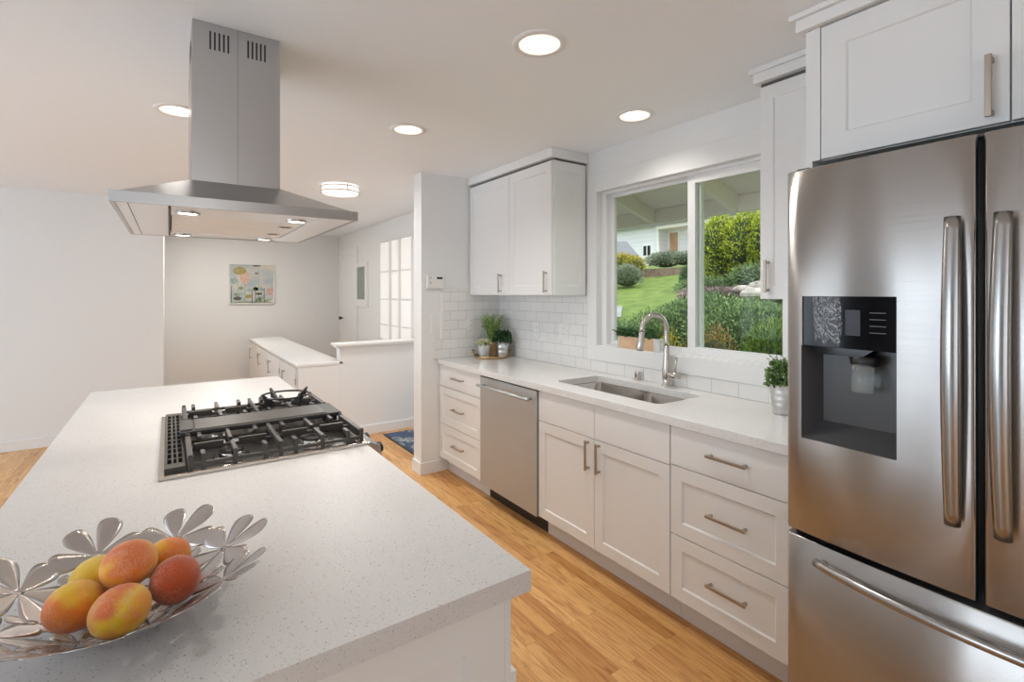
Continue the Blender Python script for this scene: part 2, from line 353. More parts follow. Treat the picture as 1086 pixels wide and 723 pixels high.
# frames of the two living-room windows behind the camera
for nm, F, a0, a1, b0, b1 in (('window_3', FPX(-5.07), .4, 3.5, .45, 2.25), ('window_5', FPX(-5.07), 4.55, 5.95, .45, 2.25), ('window_4', FY(-3.70), -2.8, -.2, .2, 2.3)):
    w = MB()
    for q in (a0, (a0*2+a1)/3, (a0+2*a1)/3, a1-.07): w.fbox(F, q, q+.07, b0, b1, .01, .07)
    w.fbox(F, a0, a1, b0, b0+.07, .012, .068); w.fbox(F, a0, a1, b1-.07, b1, .012, .068); struct(w.build(nm, TRIM, bevel=.003))
struct(MB().box(-5.0, -4.62, 3.72, 4.42, 0, H).build('wall_reflected_dark', noisy('reflected_dark', (.03, .028, .026), (.06, .055, .05), 7, .8)))  # unseen dark block, added to give the fridge door a dark reflected band
# half wall with cap
hw = MB().box(1.395, 2.40, 5.02, 5.14, 0, .915)
struct(hw.build('wall_half', WALL))
cp = MB().box(1.345, 2.40, 4.985, 5.175, .918, .945).box(1.365, 2.40, 5.0, 5.16, .90, .918)
struct(cp.build('trim_1', TRIM, bevel=.006))
# baseboards
def base(name, *bx):
    b = MB()
    for q in bx: b.box(*q)
    return struct(b.build(name, TRIM, bevel=.003))
base('baseboard_stub', (1.638, 1.884, YS-.014, YS, 0, .095), (1.638, 1.652, YS, YS+.145, 0, .095), (1.638, 2.40, YS+.145, YS+.159, 0, .095))
base('baseboard_left', (-5.0, -.036, 6.321, 6.335, 0, .095))
base('baseboard_hall', (-.05, -.036, 6.321, 8.73, 0, .12))
base('baseboard_back', (-.05, .99, 8.716, 8.73, 0, .12))
base('baseboard_half', (1.42, 2.386, 5.006, 5.02, 0, .095))
base('baseboard_east', (2.386, 2.40, YS+.16, 5.006, 0, .095))
base('baseboard_west', (-5.0, -4.986, -3.7, 6.3, 0, .095))
base('baseboard_south', (-4.98, 2.386, -3.70, -3.686, 0, .095))

# kitchen window: flat casing, sliding frame, two panes
cs = MB()
cs.box(XW-.012, XW, 1.13, 2.534, WZ1, 2.255).box(XW-.012, XW, WY1, 2.534, .992, WZ1).box(XW-.012, XW, 1.13, WY1, .992, WZ0).box(XW-.012, XW, 1.13, WY0, WZ0, WZ1)
struct(cs.build('trim_2', WALLC, bevel=.002))
w1 = MB().box(2.435, 2.515, WY0+.03, WY1-.045, WZ0, WZ0+.014).box(2.435, 2.515, WY0+.03, WY1-.045, WZ1-.018, WZ1).box(2.435, 2.515, WY1-.045, WY1, WZ0, WZ1).box(2.435, 2.515, WY0, WY0+.03, WZ0, WZ1)
win = struct(w1.build('window_1', TRIM, bevel=.003))
def sash(x0, x1, y0, y1, wl_, wr_, zb, zt, rb=.045, rt=.045):
    return MB().box(x0, x1, y0, y0+wr_, zb, zt).box(x0, x1, y1-wl_, y1, zb, zt).box(x0, x1, y0+wr_, y1-wl_, zb, zb+rb).box(x0, x1, y0+wr_, y1-wl_, zt-rt, zt)
s1 = sash(2.48, 2.51, 1.70, 2.405, .035, .035, 1.102, 2.117, .026, .022).build('sash', TRIM, win, bevel=.002)
MB().box(2.493, 2.497, 1.735, 2.37, 1.128, 2.095).build('glass', GLASS, s1)
s2 = sash(2.445, 2.475, 1.20, 1.765, .05, .03, 1.102, 2.117, .042, .048).build('sash', TRIM, win, bevel=.002)
MB().box(2.458, 2.462, 1.225, 1.72, 1.144, 2.069).build('glass', GLASS, s2)
MB().box(2.401, 2.434, WY0+.001, WY1-.001, WZ0+.0005, WZ0+.006).build('sill', TRIM, win)

# entry-hall gridded window (frosted panes, lit by their own emission)
ew = MB()
cols = [(5.62, 5.93), (5.98, 6.24), (6.36, 6.70)]
ys = [5.50, 5.60, 5.95, 6.30, 6.72, 6.80]
for y0, y1 in ((5.50, 5.62), (5.94, 6.02), (6.26, 6.35), (6.68, 6.80)): ew.box(2.401, 2.46, y0, y1, .82, 2.145)
entry = struct(ew.build('window_2', TRIM, bevel=.006))
for z in (1.02, 1.365, 1.735, ):
    MB().box(2.4035, 2.455, 5.60, 6.70, z-.012, z+.012).build('muntin', TRIM, entry, bevel=.006)
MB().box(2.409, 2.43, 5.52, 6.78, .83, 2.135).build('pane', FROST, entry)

# hall door in the far corner
dd = MB(); dd.box(2.375, 2.399, 8.50, 8.60, 0, 2.16).box(2.375, 2.399, 7.66, 7.76, 0, 2.16).box(2.375, 2.40, 7.76, 8.50, 2.06, 2.16)
dr = struct(dd.build('door_1', TRIM, bevel=.003))
MB().box(2.388, 2.40, 7.76, 8.50, .01, 2.06).build('door_slab', TRIM, dr)
kb = MB(); kb.smooth = True; kb.cyl((2.388, 8.42, 1.03), (2.36, 8.42, 1.03), .012); kb.ell((2.345, 8.42, 1.03), (.022, .028, .028)); kb.build('door_handle', DARK, dr)

# backsplash
bs = MB(); bs.mi = 0
bs.box(XW-.008, XW, 2.534, YS, .914, 1.43); bs.box(XW-.008, XW, .837, 2.534, .914, .990)
bs.mi = 1
bs.box(1.822, XW-.008, YS-.008, YS, .914, 1.49).box(1.752, 1.822, YS-.008, YS, .914, 1.068)
struct(bs.build('wall_backsplash', [TILEY, TILEX]))
te = MB(); te.box(1.815, 1.842, YS-.0105, YS-.002, 1.07, 1.45).box(1.745, 1.765, YS-.0105, YS-.002, .914, 1.07)
struct(te.build('trim_3', TRIM, bevel=.002))

# ------------------------------------------------------------------ island
isl = thing('kitchen_island', 'white kitchen island base with recessed end panel under the speckled slab', 'kitchen island', (.11, 2.1, 0))
b = MB(); b.box(-.30, .545, .812, 1.722, .10, .874).box(-.30, .545, 2.568, 3.45, .10, .874).box(-.30, -.06, 1.715, 2.575, .10, .874); b.mi = 1; b.box(-.24, .49, .87, 1.71, 0, .10).box(-.24, .49, 2.58, 3.40, 0, .10)
b.build('body', [CAB, TOE], isl, bevel=.002)
MB().shaker(FY(.812), -.30, .533, .10, .872, t=.018, rail=.085, rec=.010).build('end_panel', CAB, isl, bevel=.0015)
MB().box(.533, .547, .793, .815, .10, .874).build('corner_post', CAB, isl, bevel=.0015)
for y0, y1 in ((.80, 1.25), (1.256, 1.71), (2.58, 3.01), (3.016, 3.44)):
    d = MB().shaker(FPX(.545), y0, y1, .12, .706).build('door', CAB, isl, bevel=.0015)
    pull(FPX(.565), y1-.05 if y0 in (.80, 2.58) else y0+.05, .60, .15, True, d)
top = MB()
top.box(-.345, .577, .769, 1.736, .874, .914).box(-.345, .577, 2.554, 3.49, .874, .914).box(-.345, -.015, 1.736, 2.554, .874, .914)
top = top.build('island_countertop', QUARTZ); tag(recenter(top), 'large speckled off-white quartz slab on the island, holding the stove and fruit bowl', 'countertop')

# ------------------------------------------------------------------ gas range set into the island
rg = thing('gas_range', 'stainless slide-in gas range with black grates and centre griddle in the island', 'stove', (.28, 2.145, 0))
RY0, RY1, RX0, RX1 = 1.724, 2.566, -.026, .575
b = MB(); b.box(0, .55, 1.73, 2.56, .03, .895); b.build('oven_body', GREYP, rg)
b = MB(); b.box(.55, .59, 1.735, 2.555, .18, .78); b.build('oven_door', STEEL, rg, bevel=.004)
b = MB(); b.smooth = True; b.tube([(.64, 1.80, .745), (.64, 2.49, .745)], .012, 14); b.cyl((.59, 1.83, .745), (.64, 1.83, .745), .008); b.cyl((.59, 2.46, .745), (.64, 2.46, .745), .008); b.build('oven_handle', STEEL, rg)
b = MB(); b.prism([(.55, .79), (.60, .79), (.632, .855), (.622, .905), (.585, .922), (.55, .922)], 1.73, 2.56, 'y'); b.build('control_panel', STEEL, rg, bevel=.004)
for i, y in enumerate((1.80, 1.95, 2.145, 2.34, 2.49)):
    k = MB(); k.smooth = True; d = Vector((.97, 0, .22)).normalized(); p = Vector((.622, y, .872))
    k.tube([p-d*.006, p+d*.004, p+d*.006, p+d*.030, p+d*.033], [.027, .027, .021, .019, .015], 20)
    k.build('knob', DARK if i != 9 else STEEL, rg, bevel=.001)
# top tray: rim and recessed well
b = MB()
b.box(RX0, RX0+.018, RY0+.020, RY1-.020, .9142, .926).box(RX1-.03, RX1, RY0+.020, RY1-.020, .9142, .926).box(RX0, RX1, RY0, RY0+.020, .9142, .926).box(RX0, RX1, RY1-.020, RY1, .9142, .926)
b.build('cooktop_rim', NICKEL, rg, bevel=.003)
MB().box(-.012, RX1, 1.738, 2.552, .896, .905).build('cooktop_well', mat('well_enamel', (.10, .098, .095), .30, .6), rg)
# vent grille along the back
v = MB(); vx0, vx1, vy0, vy1 = -.012, .042, 1.752, 2.535
n_ = 12; v.box(vx0, vx0+.008, vy0+.045, vy1-.045, .905, .940).box(vx1-.008, vx1, vy0+.045, vy1-.045, .905, .940).box(vx0, vx1, vy0, vy0+.045, .905, .940).box(vx0, vx1, vy1-.045, vy1, .905, .940)
for i in range(1, 3): q = vx0+.008+(vx1-vx0-.016)*i/3; v.box(q-.0028, q+.0028, vy0+.045, vy1-.045, .925, .9395)
for i in range(1, n_): q = vy0+.045+(vy1-vy0-.09)*i/n_; v.box(vx0+.008, vx1-.008, q-.006, q+.006, .925, .9390)
v.mi = 1; v.box(vx0+.006, vx1-.006, vy0+.02, vy1-.02, .905, .912)
v.build('vent_grille', [GRATE, DARK], rg, bevel=.0015)
# burners
for (x, y, r) in ((.17, 1.875, .036), (.43, 1.875, .046), (.17, 2.41, .036), (.43, 2.41, .05)):
    k = MB(); k.smooth = True
    k.lathe((x, y, .905), [(0, .012), (r*1.5, .010), (r*1.5, 0)], 28); k.mi = 1
    k.lathe((x, y, .915), [(r*1.05, 0), (r*1.05, .013), (r*.9, .016)], 28); k.mi = 2
    k.lathe((x, y, .930), [(r, 0), (r, .005), (r*.85, .009), (0, .010)], 28)
    k.build('burner', [NICKEL, CHROME, CAST], rg)
# grates
def grate(y0, y1, ring):
    g = MB(); x0, x1 = .052, .562; zt = .968; t = .0065
    def bar(p, q, w=t, zh=.016):
        p = Vector(p); q = Vector(q); d = (q-p).normalized(); s_ = d.cross(Vector((0, 0, 1)))*w; hh = Vector((0, 0, zh))
        g.add([p-s_-hh, p+s_-hh, q+s_-hh, q-s_-hh, p-s_, p+s_, q+s_, q-s_], [(0, 1, 2, 3), (4, 5, 6, 7), (0, 1, 5, 4), (1, 2, 6, 5), (2, 3, 7, 6), (3, 0, 4, 7)])
    ym = (y0+y1)/2; zl = .945
    # low perimeter rails and high fingers
    for y in (y0, y1): bar((x0, y, zl), (x1, y, zl), .005, .012)
    for x in (x0, x1): bar((x, y0, zt-.003), (x, y1, zt-.003), .008, .03)
    bar((x0, ym, zt-.012), (x1, ym, zt-.012), .005, .012)
    for cx in (.17, .43):
        for sx in (-1, 1): bar((cx+sx*.12 if 0 else cx+sx*.105, ym, zt), (cx+sx*.022, ym, zt), t)
        for sy, yy in ((-1, y0), (1, y1)):
            bar((cx, yy, zt), (cx, ym+sy*.022, zt), t)
            bar((cx-.085, yy, zt), (cx-.085, yy-sy*.05, zt), t); bar((cx+.085, yy, zt), (cx+.085, yy-sy*.05, zt), t)
    bar((.30, y0, zt), (.30, y1, zt), t)
    for x in (x0, x0+.033, .17, .255, .30, .345, .43, .515, x1):
        for y in (y0, y1): g.box(x-.006, x+.006, y-.006, y+.006, .905, zt+.002)
    g.build('grate', GRATE, rg, bevel=.002)
    if ring:
        k = MB(); k.smooth = True; c = (.43, y0+(y1-y0)*.55, .992); rr = .098
        k.tube([(c[0]+rr*math.cos(a), c[1]+rr*math.sin(a), c[2]) for a in [2*math.pi*i/40 for i in range(41)]], .0045, 8, False)
        k.smooth = False
        for a in (.4, 2.0, 3.6, 5.2):
            ca, sa = math.cos(a), math.sin(a); A = Vector((c[0]+ca*rr, c[1]+sa*rr, .969)); B = Vector((c[0]+ca*rr*.55, c[1]+sa*rr*.55, .969)); C = Vector((c[0]+ca*rr*1.12, c[1]+sa*rr*1.12, 1.012)); s_ = Vector((-sa, ca, 0))*.006
            k.add([A-s_, B-s_, C-s_, A+s_, B+s_, C+s_], [(0, 1, 2), (5, 4, 3), (0, 1, 4, 3), (1, 2, 5, 4), (2, 0, 3, 5)])
        k.build('wok_ring', CAST, rg)
grate(1.752, 2.018, False); grate(2.262, 2.535, True)
g = MB(); g.box(.030, .570, 2.028, 2.222, .958, .974); g.box(.045, .062, 2.04, 2.21, .905, .958).box(.54, .557, 2.04, 2.21, .905, .958)
gr = g.build('griddle', CAST, rg, bevel=.004)
MB().box(.075, .515, 2.045, 2.205, .974, .9765).build('griddle_plate', GRATE, gr, bevel=.001)
MB().box(.032, .068, 2.045, 2.205, .974, .9785).build('grease_tray', GRATE, gr, bevel=.001)

# ------------------------------------------------------------------ range hood
hd = thing('range_hood', 'stainless steel island hood with tall square chimney hanging over the range', 'range hood', (.207, 2.245, 1.706))
hx0, hx1, hy0, hy1, hz = -.138, .552, 1.76, 2.73, 1.706
cx0, cx1, cy0, cy1 = .065, .349, 2.062, 2.40
c = MB(); o_ = [(hx0, hy0), (hx1, hy0), (hx1, hy1), (hx0, hy1)]; i_ = [(cx0-.003, cy0-.003), (cx1+.003, cy0-.003), (cx1+.003, cy1+.003), (cx0-.003, cy1+.003)]
ins = [(hx0+.012, hy0+.012), (hx1-.012, hy0+.012), (hx1-.012, hy1-.012), (hx0+.012, hy1-.012)]
vs = [(x, y, hz) for x, y in ins]+[(x, y, hz) for x, y in o_]+[(x, y, hz+.031) for x, y in o_]+[(x, y, hz+.031) for x, y in ins]+[(x, y, 1.845) for x, y in i_]
fs = []
for q in range(4): fs += [(q*4+i, q*4+(i+1) % 4, q*4+4+(i+1) % 4, q*4+4+i) for i in range(4)]
fs += [(16, 17, 18, 19)]
c.add(vs, fs); c.build('canopy', STEELH, hd)
u = MB(); u.box(hx0+.012, .0, hy0+.012, hy1-.012, hz+.001, hz+.012).build('side_panel', HOODP, hd, bevel=.001)
u = MB(); u.box(.43, hx1-.012, hy0+.012, hy1-.012, hz+.001, hz+.012).build('side_panel', HOODP, hd, bevel=.001)
MB().box(.004, .43, hy0+.012, 2.0, hz+.003, hz+.012).build('light_bar', HOODP, hd, bevel=.001)
MB().box(.004, .43, 2.56, hy1-.012, hz+.003, hz+.012).build('light_bar', HOODP, hd, bevel=.001)
for y0, y1 in ((2.004, 2.276), (2.284, 2.556)):
    f = MB(); f.box(.008, .426, y0, y1, hz+.006, hz+.012)
    fo = f.build('grease_filter', FILT, hd, bevel=.001)
    k = MB(); k.box(.355, .405, (y0+y1)/2-.02, (y0+y1)/2+.02, hz+.0035, hz+.006); k.mi = 1; k.box(.365, .395, (y0+y1)/2-.010, (y0+y1)/2+.010, hz+.0025, hz+.0036); k.build('filter_latch', [STEEL, DARK], fo)
k = MB(); k.box(-.098, -.096, hy0+.02, hy1-.03, hz+.0, hz+.0012).box(-.002, .003, hy0+.03, hy1-.06, hz-.002, hz+.003); k.build('panel_seam', DARK, hd)
for x, y in ((.05, 1.90), (.375, 1.90), (.05, 2.63), (.375, 2.63)):
    k = MB(); k.smooth = True; k.lathe((x, y, hz), [(.034, .004), (.034, -.003), (.029, -.004), (.028, -.0015)], 28)
    lo = k.build('lamp', STEEL, hd); e = MB(); e.lathe((x, y, hz), [(0, -.0022), (.028, -.002)], 28); e.build('bulb', HOODL, lo)
    light('hood_lamp_light', 'SPOT', (x, y, hz-.01), (0, 0, 0), 5, (1, .90, .78), spot_size=math.radians(125), spot_blend=.8, shadow_soft_size=.03)
c = MB(); c.box(cx0, cx1, cy0, cy1, 1.845, 2.30); c.build('lower_chimney', STEELH, hd, bevel=.001)
c = MB(); c.box(cx0+.002, cx1-.002, cy0+.002, cy1-.002, 2.28, H-.001); c.mi = 1
for cc in ((cx0*3+cx1)/4+.012, (cx0+3*cx1)/4-.01):
    for i in range(5): c.box(cc-.030+i*.014, cc-.030+i*.014+.0058, cy0+.0005, cy0+.004, 2.318, 2.382)
    for i in range(5): c.box(cx0+.0005, cx0+.004, cy0+.12+i*.014, cy0+.126+i*.014, 2.318, 2.382)
c.build('upper_chimney', [STEELH, DARK], hd)
k = MB(); k.box((cx0+cx1)/2-.0007, (cx0+cx1)/2+.0007, cy0-.0006, cy0+.001, 1.846, H-.002); k.build('seam', mat('seam_dark', (.2, .2, .2), .5, .8), hd)

# ------------------------------------------------------------------ base cabinets along the window wall
XD = 1.83   # carcass face; fronts are 20 mm proud
def base_cab(name, label, y0, y1, kind):
    t = thing(name, label, 'cabinet', (2.1, (y0+y1)/2, 0), 'base cabinets under the window counter')
    b = MB()
    if kind == 'drawers': b.box(XD, XW-.002, y0+.001, y1-.001, .118, .873)
    else:
        b.box(XD, XD+.018, y0+.001, y1-.001, .118, .873).box(XW-.02, XW-.002, y0+.001, y1-.001, .118, .873).box(XD, XW-.002, y0+.001, y0+.019, .118, .873).box(XD, XW-.002, y1-.019, y1-.001, .118, .873).box(XD, XW-.002, y0+.001, y1-.001, .118, .136)
    b.build('body', CAB, t)
    k = MB(); k.box(1.885, 1.9, y0, y1, 0, .118); k.build('toe_kick', TOE, t)
    F = FX(XD); a, c = y0+.0018, y1-.0018
    if kind == 'drawers':
        for z0, z1 in ((.122, .398), (.402, .698)):
            d = MB().shaker(F, a, c, z0, z1).build('drawer', CAB, t, bevel=.0015); pull(FX(XD-.02), (a+c)/2-(.015 if y0 < 1 else 0), z0+.145, .17, False, d)
        d = MB().box(XD-.02, XD, a, c, .702, .868).build('drawer', CAB, t, bevel=.0015); pull(FX(XD-.02), (a+c)/2-(.015 if y0 < 1 else 0), .79, .17, False, d)
    else:
        m_ = (a+c)/2+(.0)
        m_ = kind
        for p, q in ((a, m_-.0018), (m_+.0018, c)):
            MB().box(XD-.02, XD, p, q, .694, .868).build('false_drawer_front', CAB, t, bevel=.0015)
            d = MB().shaker(F, p, q, .122, .690).build('door', CAB, t, bevel=.0015)
            pull(FX(XD-.02), (q-.038) if p == a else (p+.038), .602, .155, True, d)
    return t
base_cab('base_cabinet', 'narrow white three-drawer base cabinet between dishwasher and stub wall', 2.998, YS-.004, 'drawers')
base_cab('sink_cabinet', 'white double-door base cabinet under the sink', 1.396, 2.338, 1.868)
bc = base_cab('base_cabinet', 'white three-drawer base cabinet beside the refrigerator', .875, 1.394, 'drawers')
MB().box(XD-.016, XD+.02, .838, .8745, .118, .873).build('filler', CAB, bc, bevel=.001)

dw = thing('dishwasher', 'brushed stainless dishwasher with a round bar handle between the cabinets', 'dishwasher', (2.1, 2.668, 0))
MB().box(XD, 2.38, 2.345, 2.990, .10, .868).build('tub', GREYP, dw)
MB().box(XD-.032, XD, 2.343, 2.992, .115, .864).build('door', STEELD, dw, bevel=.003)
MB().box(XD-.030, XD, 2.343, 2.992, .8642, .8725).build('control_strip', DARK, dw)
k = MB(); k.smooth = True; k.tube([(XD-.075, 2.372, .812), (XD-.075, 2.962, .812)], .0095, 14); k.cyl((XD-.03, 2.40, .812), (XD-.075, 2.40, .812), .008); k.cyl((XD-.03, 2.935, .812), (XD-.075, 2.935, .812), .008); k.build('handle', STEELD, dw)
MB().box(1.885, 1.90, 2.340, 2.996, 0, .10).build('toe_kick', DARK, dw)

# countertop with the sink cut-out
def rrect(x0, x1, y0, y1, r, n=6):
    P = []
    for cx, cy, a0 in ((x1-r, y1-r, 0), (x0+r, y1-r, 90), (x0+r, y0+r, 180), (x1-r, y0+r, 270)):
        for i in range(n+1): a = math.radians(a0+90*i/n); P.append((cx+r*math.cos(a), cy+r*math.sin(a)))
    return P
def slab_with_holes(name, outer, holes, z0, z1, m):
    bm = bmesh.new()
    loops = [outer]+holes; edges = []
    for L in loops:
        vs = [bm.verts.new((x, y, z1)) for x, y in L]
        edges += [bm.edges.new((vs[i], vs[(i+1) % len(vs)])) for i in range(len(vs))]
    bmesh.ops.triangle_fill(bm, use_beauty=True, use_dissolve=True, edges=edges)
    r = bmesh.ops.extrude_face_region(bm, geom=bm.faces[:]); vs = [e for e in r['geom'] if isinstance(e, bmesh.types.BMVert)]
    bmesh.ops.translate(bm, verts=vs, vec=(0, 0, z0-z1)); bmesh.ops.recalc_face_normals(bm, faces=bm.faces)
    me = bpy.data.meshes.new(name); bm.to_mesh(me); bm.free(); me.materials.append(m)
    o = bpy.data.objects.new(name, me); COL.objects.link(o); return o
SB = [(1.945, 2.285, 1.985, 2.335), (1.955, 2.285, 1.575, 1.925)]
SB = [(1.940, 2.285, 1.950, 2.325), (1.940, 2.285, 1.560, 1.922)]
ct = slab_with_holes('kitchen_countertop', [(1.790, .838), (XW-.009, .838), (XW-.009, YS-.009), (1.790, YS-.009)], [rrect(1.935, 2.290, 1.555, 2.330, .04)], .8745, .914, QUARTZK)
q = ct.modifiers.new('bevel', 'BEVEL'); q.width = .002; q.segments = 2; q.limit_method = 'ANGLE'
tag(recenter(ct), 'glossy white quartz countertop running below the window', 'countertop')
sk = thing('kitchen_sink', 'double-bowl stainless undermount sink below the window', 'sink', (2.105, 1.95, .70))
for i, (x0, x1, y0, y1) in enumerate(SB):
    s_ = MB(); s_.smooth = True; rings = []
    for (ins_, z, r) in ((-.012, .8735, .045), (0, .8735, .035), (.002, .868, .035), (.012, .72, .05), (.03, .700, .05), (.08, .692, .05), (.13, .690, .03)):
        rings.append([(x, y, z) for x, y in rrect(x0+ins_, x1-ins_, y0+ins_, y1-ins_, r)])
    n = len(rings[0]); s_.add([p for R_ in rings for p in R_], [(j*n+k, j*n+(k+1) % n, (j+1)*n+(k+1) % n, (j+1)*n+k) for j in range(len(rings)-1) for k in range(n)]+[tuple((len(rings)-1)*n+k for k in range(n))])
    so = s_.build('basin', SINKM, sk, solid=.0015)
    k = MB(); k.smooth = True; k.lathe(((x0+x1)/2, (y0+y1)/2, .692), [(.042, 0), (.040, .003), (.030, .002), (.028, -.006), (0, -.007)], 24); k.build('drain', CHROME, so)
MB().box(1.945, 2.28, 1.921, 1.951, .866, .8732).build('divider', SINKM, sk, bevel=.003)
# faucet
FXx, FYy = 2.345, 1.832
fa = thing('faucet', 'brushed nickel gooseneck pull-down faucet behind the sink', 'faucet', (FXx, FYy, .914))
k = MB(); k.smooth = True; k.lathe((FXx, FYy, .914), [(.0, .0), (.026, 0), (.026, .006), (.019, .012), (.024, .05), (.0255, .085), (.021, .13), (.018, .18), (.0165, .22), (.0165, .235), (0, .235)], 28); k.build('base', NICKEL, fa)
k = MB(); k.smooth = True; pts = []; R_ = .077
dx, dy = -.93, .37
for i in range(4): pts.append((FXx, FYy, 1.14+i*.03))
zc = 1.235
for i in range(1, 17): a = math.pi*i/16*1.02; pts.append((FXx+dx*R_*(1-math.cos(a)), FYy+dy*R_*(1-math.cos(a)), zc+R_*1.15*math.sin(a)))
k.tube(pts, .0150, 16); k.build('neck', NICKEL, fa)
k = MB(); k.smooth = True; e = Vector(pts[-1]); dn = Vector((-.03*dx, -.03*dy, -1)).normalized()*1; dn = Vector((dx*.12, dy*.12, -1)).normalized()
k.tube([e, e+dn*.02, e+dn*.06, e+dn*.10, e+dn*.106], [.0150, .0165, .019, .0225, .020], 18); k.mi = 1; k.tube([e+dn*.1062, e+dn*.108], [.018, .016], 18); k.build('spray_head', [NICKEL, DARK], fa)
k = MB(); k.smooth = True; hp = Vector((FXx, FYy, .985)); k.tube([hp, hp+Vector((-.012, -.035, .0)), hp+Vector((-.02, -.080, 0)), hp+Vector((-.021, -.085, 0))], [.017, .019, .021, .015], 18)
k.tube([hp+Vector((-.018, -.074, .012)), hp+Vector((-.016, -.074, .05)), hp+Vector((-.010, -.074, .085)), hp+Vector((-.008, -.074, .105)), hp+Vector((-.008, -.074, .109))], [.006, .0075, .009, .0085, .003], 12, flat=.6); k.build('lever', NICKEL, fa)
k = MB(); k.smooth = True; k.lathe((2.366, 2.062, .914), [(0, 0), (.020, 0), (.0215, .003), (.0185, .006), (.0185, .048), (.016, .053), (0, .054)], 24)
k.mi = 1; k.tube([(2.3472, 2.063, .935), (2.3465, 2.063, .955)], .004, 8)
ag = k.build('air_gap_cap', [NICKEL, DARK]); tag(recenter(ag), 'short brushed nickel cylinder standing left of the faucet', 'air gap cap')

# ------------------------------------------------------------------ wall cabinets
def crown(t, x0, x1, y0, y1, zt=H, zb=2.348, ends='both'):
    c = MB(); o2 = .018
    c.box(x0-.020, x1, y0-(.020 if ends != 'left' else 0), y1+(.02 if ends != 'right' else 0), zb, zt-.024)
    c.box(x0-.034, x1, y0-(.034 if ends != 'left' else 0), y1+(.034 if ends != 'right' else 0), zt-.024, zt-.001)
    return c.build('crown', TRIM, t, bevel=.0015)
wc = thing('wall_cabinet', 'white two-door upper cabinet mounted over the tiled corner', 'cabinet', (2.24, 3.08, 1.43), 'upper cabinets')
UX = 2.11; y0, y1 = 2.560, YS-.010
MB().box(UX, XW-.009, y0, y1, 1.430, 2.348).build('body', CAB, wc, bevel=.001)
F = FX(UX)
for p, q, s_ in ((y0+.001, 3.055, 1), (3.059, y1-.001, 0)):
    d = MB().shaker(F, p, q, 1.434, 2.332, rail=.065, rec=.006).build('door', CAB, wc, bevel=.0015)
    pull(FX(UX-.02), 2.61 if s_ else 3.165, 1.523, .145, True, d)
MB().shaker(FY(y0), UX+.0, XW-.012, 1.434, 2.332, t=.010, rail=.062, rec=.006).build('side_panel', CAB, wc, bevel=.001)
c = MB(); c.box(UX-.038, XW, y0-.022, y1, 2.350, H-.001); c.build('crown', TRIM, wc, bevel=.0015)
MB().box(UX-.002, XW-.001, y0-.004, y1, 2.338, 2.349).build('shadow_line', CABD, wc)  # dark strip painted in as shade under the crown
w2 = thing('wall_cabinet', 'narrow white upper cabinet between window and refrigerator', 'cabinet', (2.24, .99, 1.43), 'upper cabinets')
y0, y1 = .838, 1.146
MB().box(UX, XW-.014, y0, y1, 1.430, 2.348).build('body', CAB, w2, bevel=.001)
d = MB().shaker(FX(UX), y0+.001, y1-.001, 1.424, 2.330, rail=.055, rec=.006).build('door', CAB, w2, bevel=.0015)
pull(FX(UX-.02), 1.110, 1.520, .140, True, d)
c = MB(); c.box(UX-.04, XW-.013, y0, y1+.02, 2.348, H-.024); c.box(UX-.054, XW-.013, y0, y1+.034, H-.024, H-.001); c.build('crown', TRIM, w2, bevel=.0015)
MB().box(UX-.006, XW-.013, y0, y1+.002, 2.335, 2.349).build('shadow_line', CABD, w2)  # painted shade below this crown as well
# cabinet over the refrigerator with its tall side panel
fc = thing('fridge_cabinet', 'deep white two-door cabinet built above the refrigerator', 'cabinet', (2.1, .346, 1.90))
MB().box(1.832, XW-.001, -.135, .812, 1.900, 2.350).build('body', CAB, fc, bevel=.001)
MB().box(1.815, XW-.001, .812, .834, .0, 2.350).build('side_panel', CAB, fc, bevel=.001)
MB().box(1.815, XW-.001, -.160, -.137, .0, 2.350).build('side_panel', CAB, fc, bevel=.001)
MB().box(1.812, 1.832, .786, .812, 1.9, 2.35).build('filler', CAB, fc)
F = FX(1.832)
for p, q, hy in ((.326, .783, .362), (-.133, .322, .285)):
    d = MB().shaker(F, p, q, 1.902, 2.345, rail=.075, rec=.008).build('door', CAB, fc, bevel=.0015)
    pull(FX(1.812), hy, 2.0, .165, True, d, th=.014)
c = MB(); c.box(1.790, 2.05, -.16, .856, 2.352, H-.020); c.box(1.774, 2.05, -.16, .872, H-.020, H-.001); c.box(2.05, XW-.001, -.16, .834, 2.352, H-.001); c.build('crown', TRIM, fc, bevel=.002)

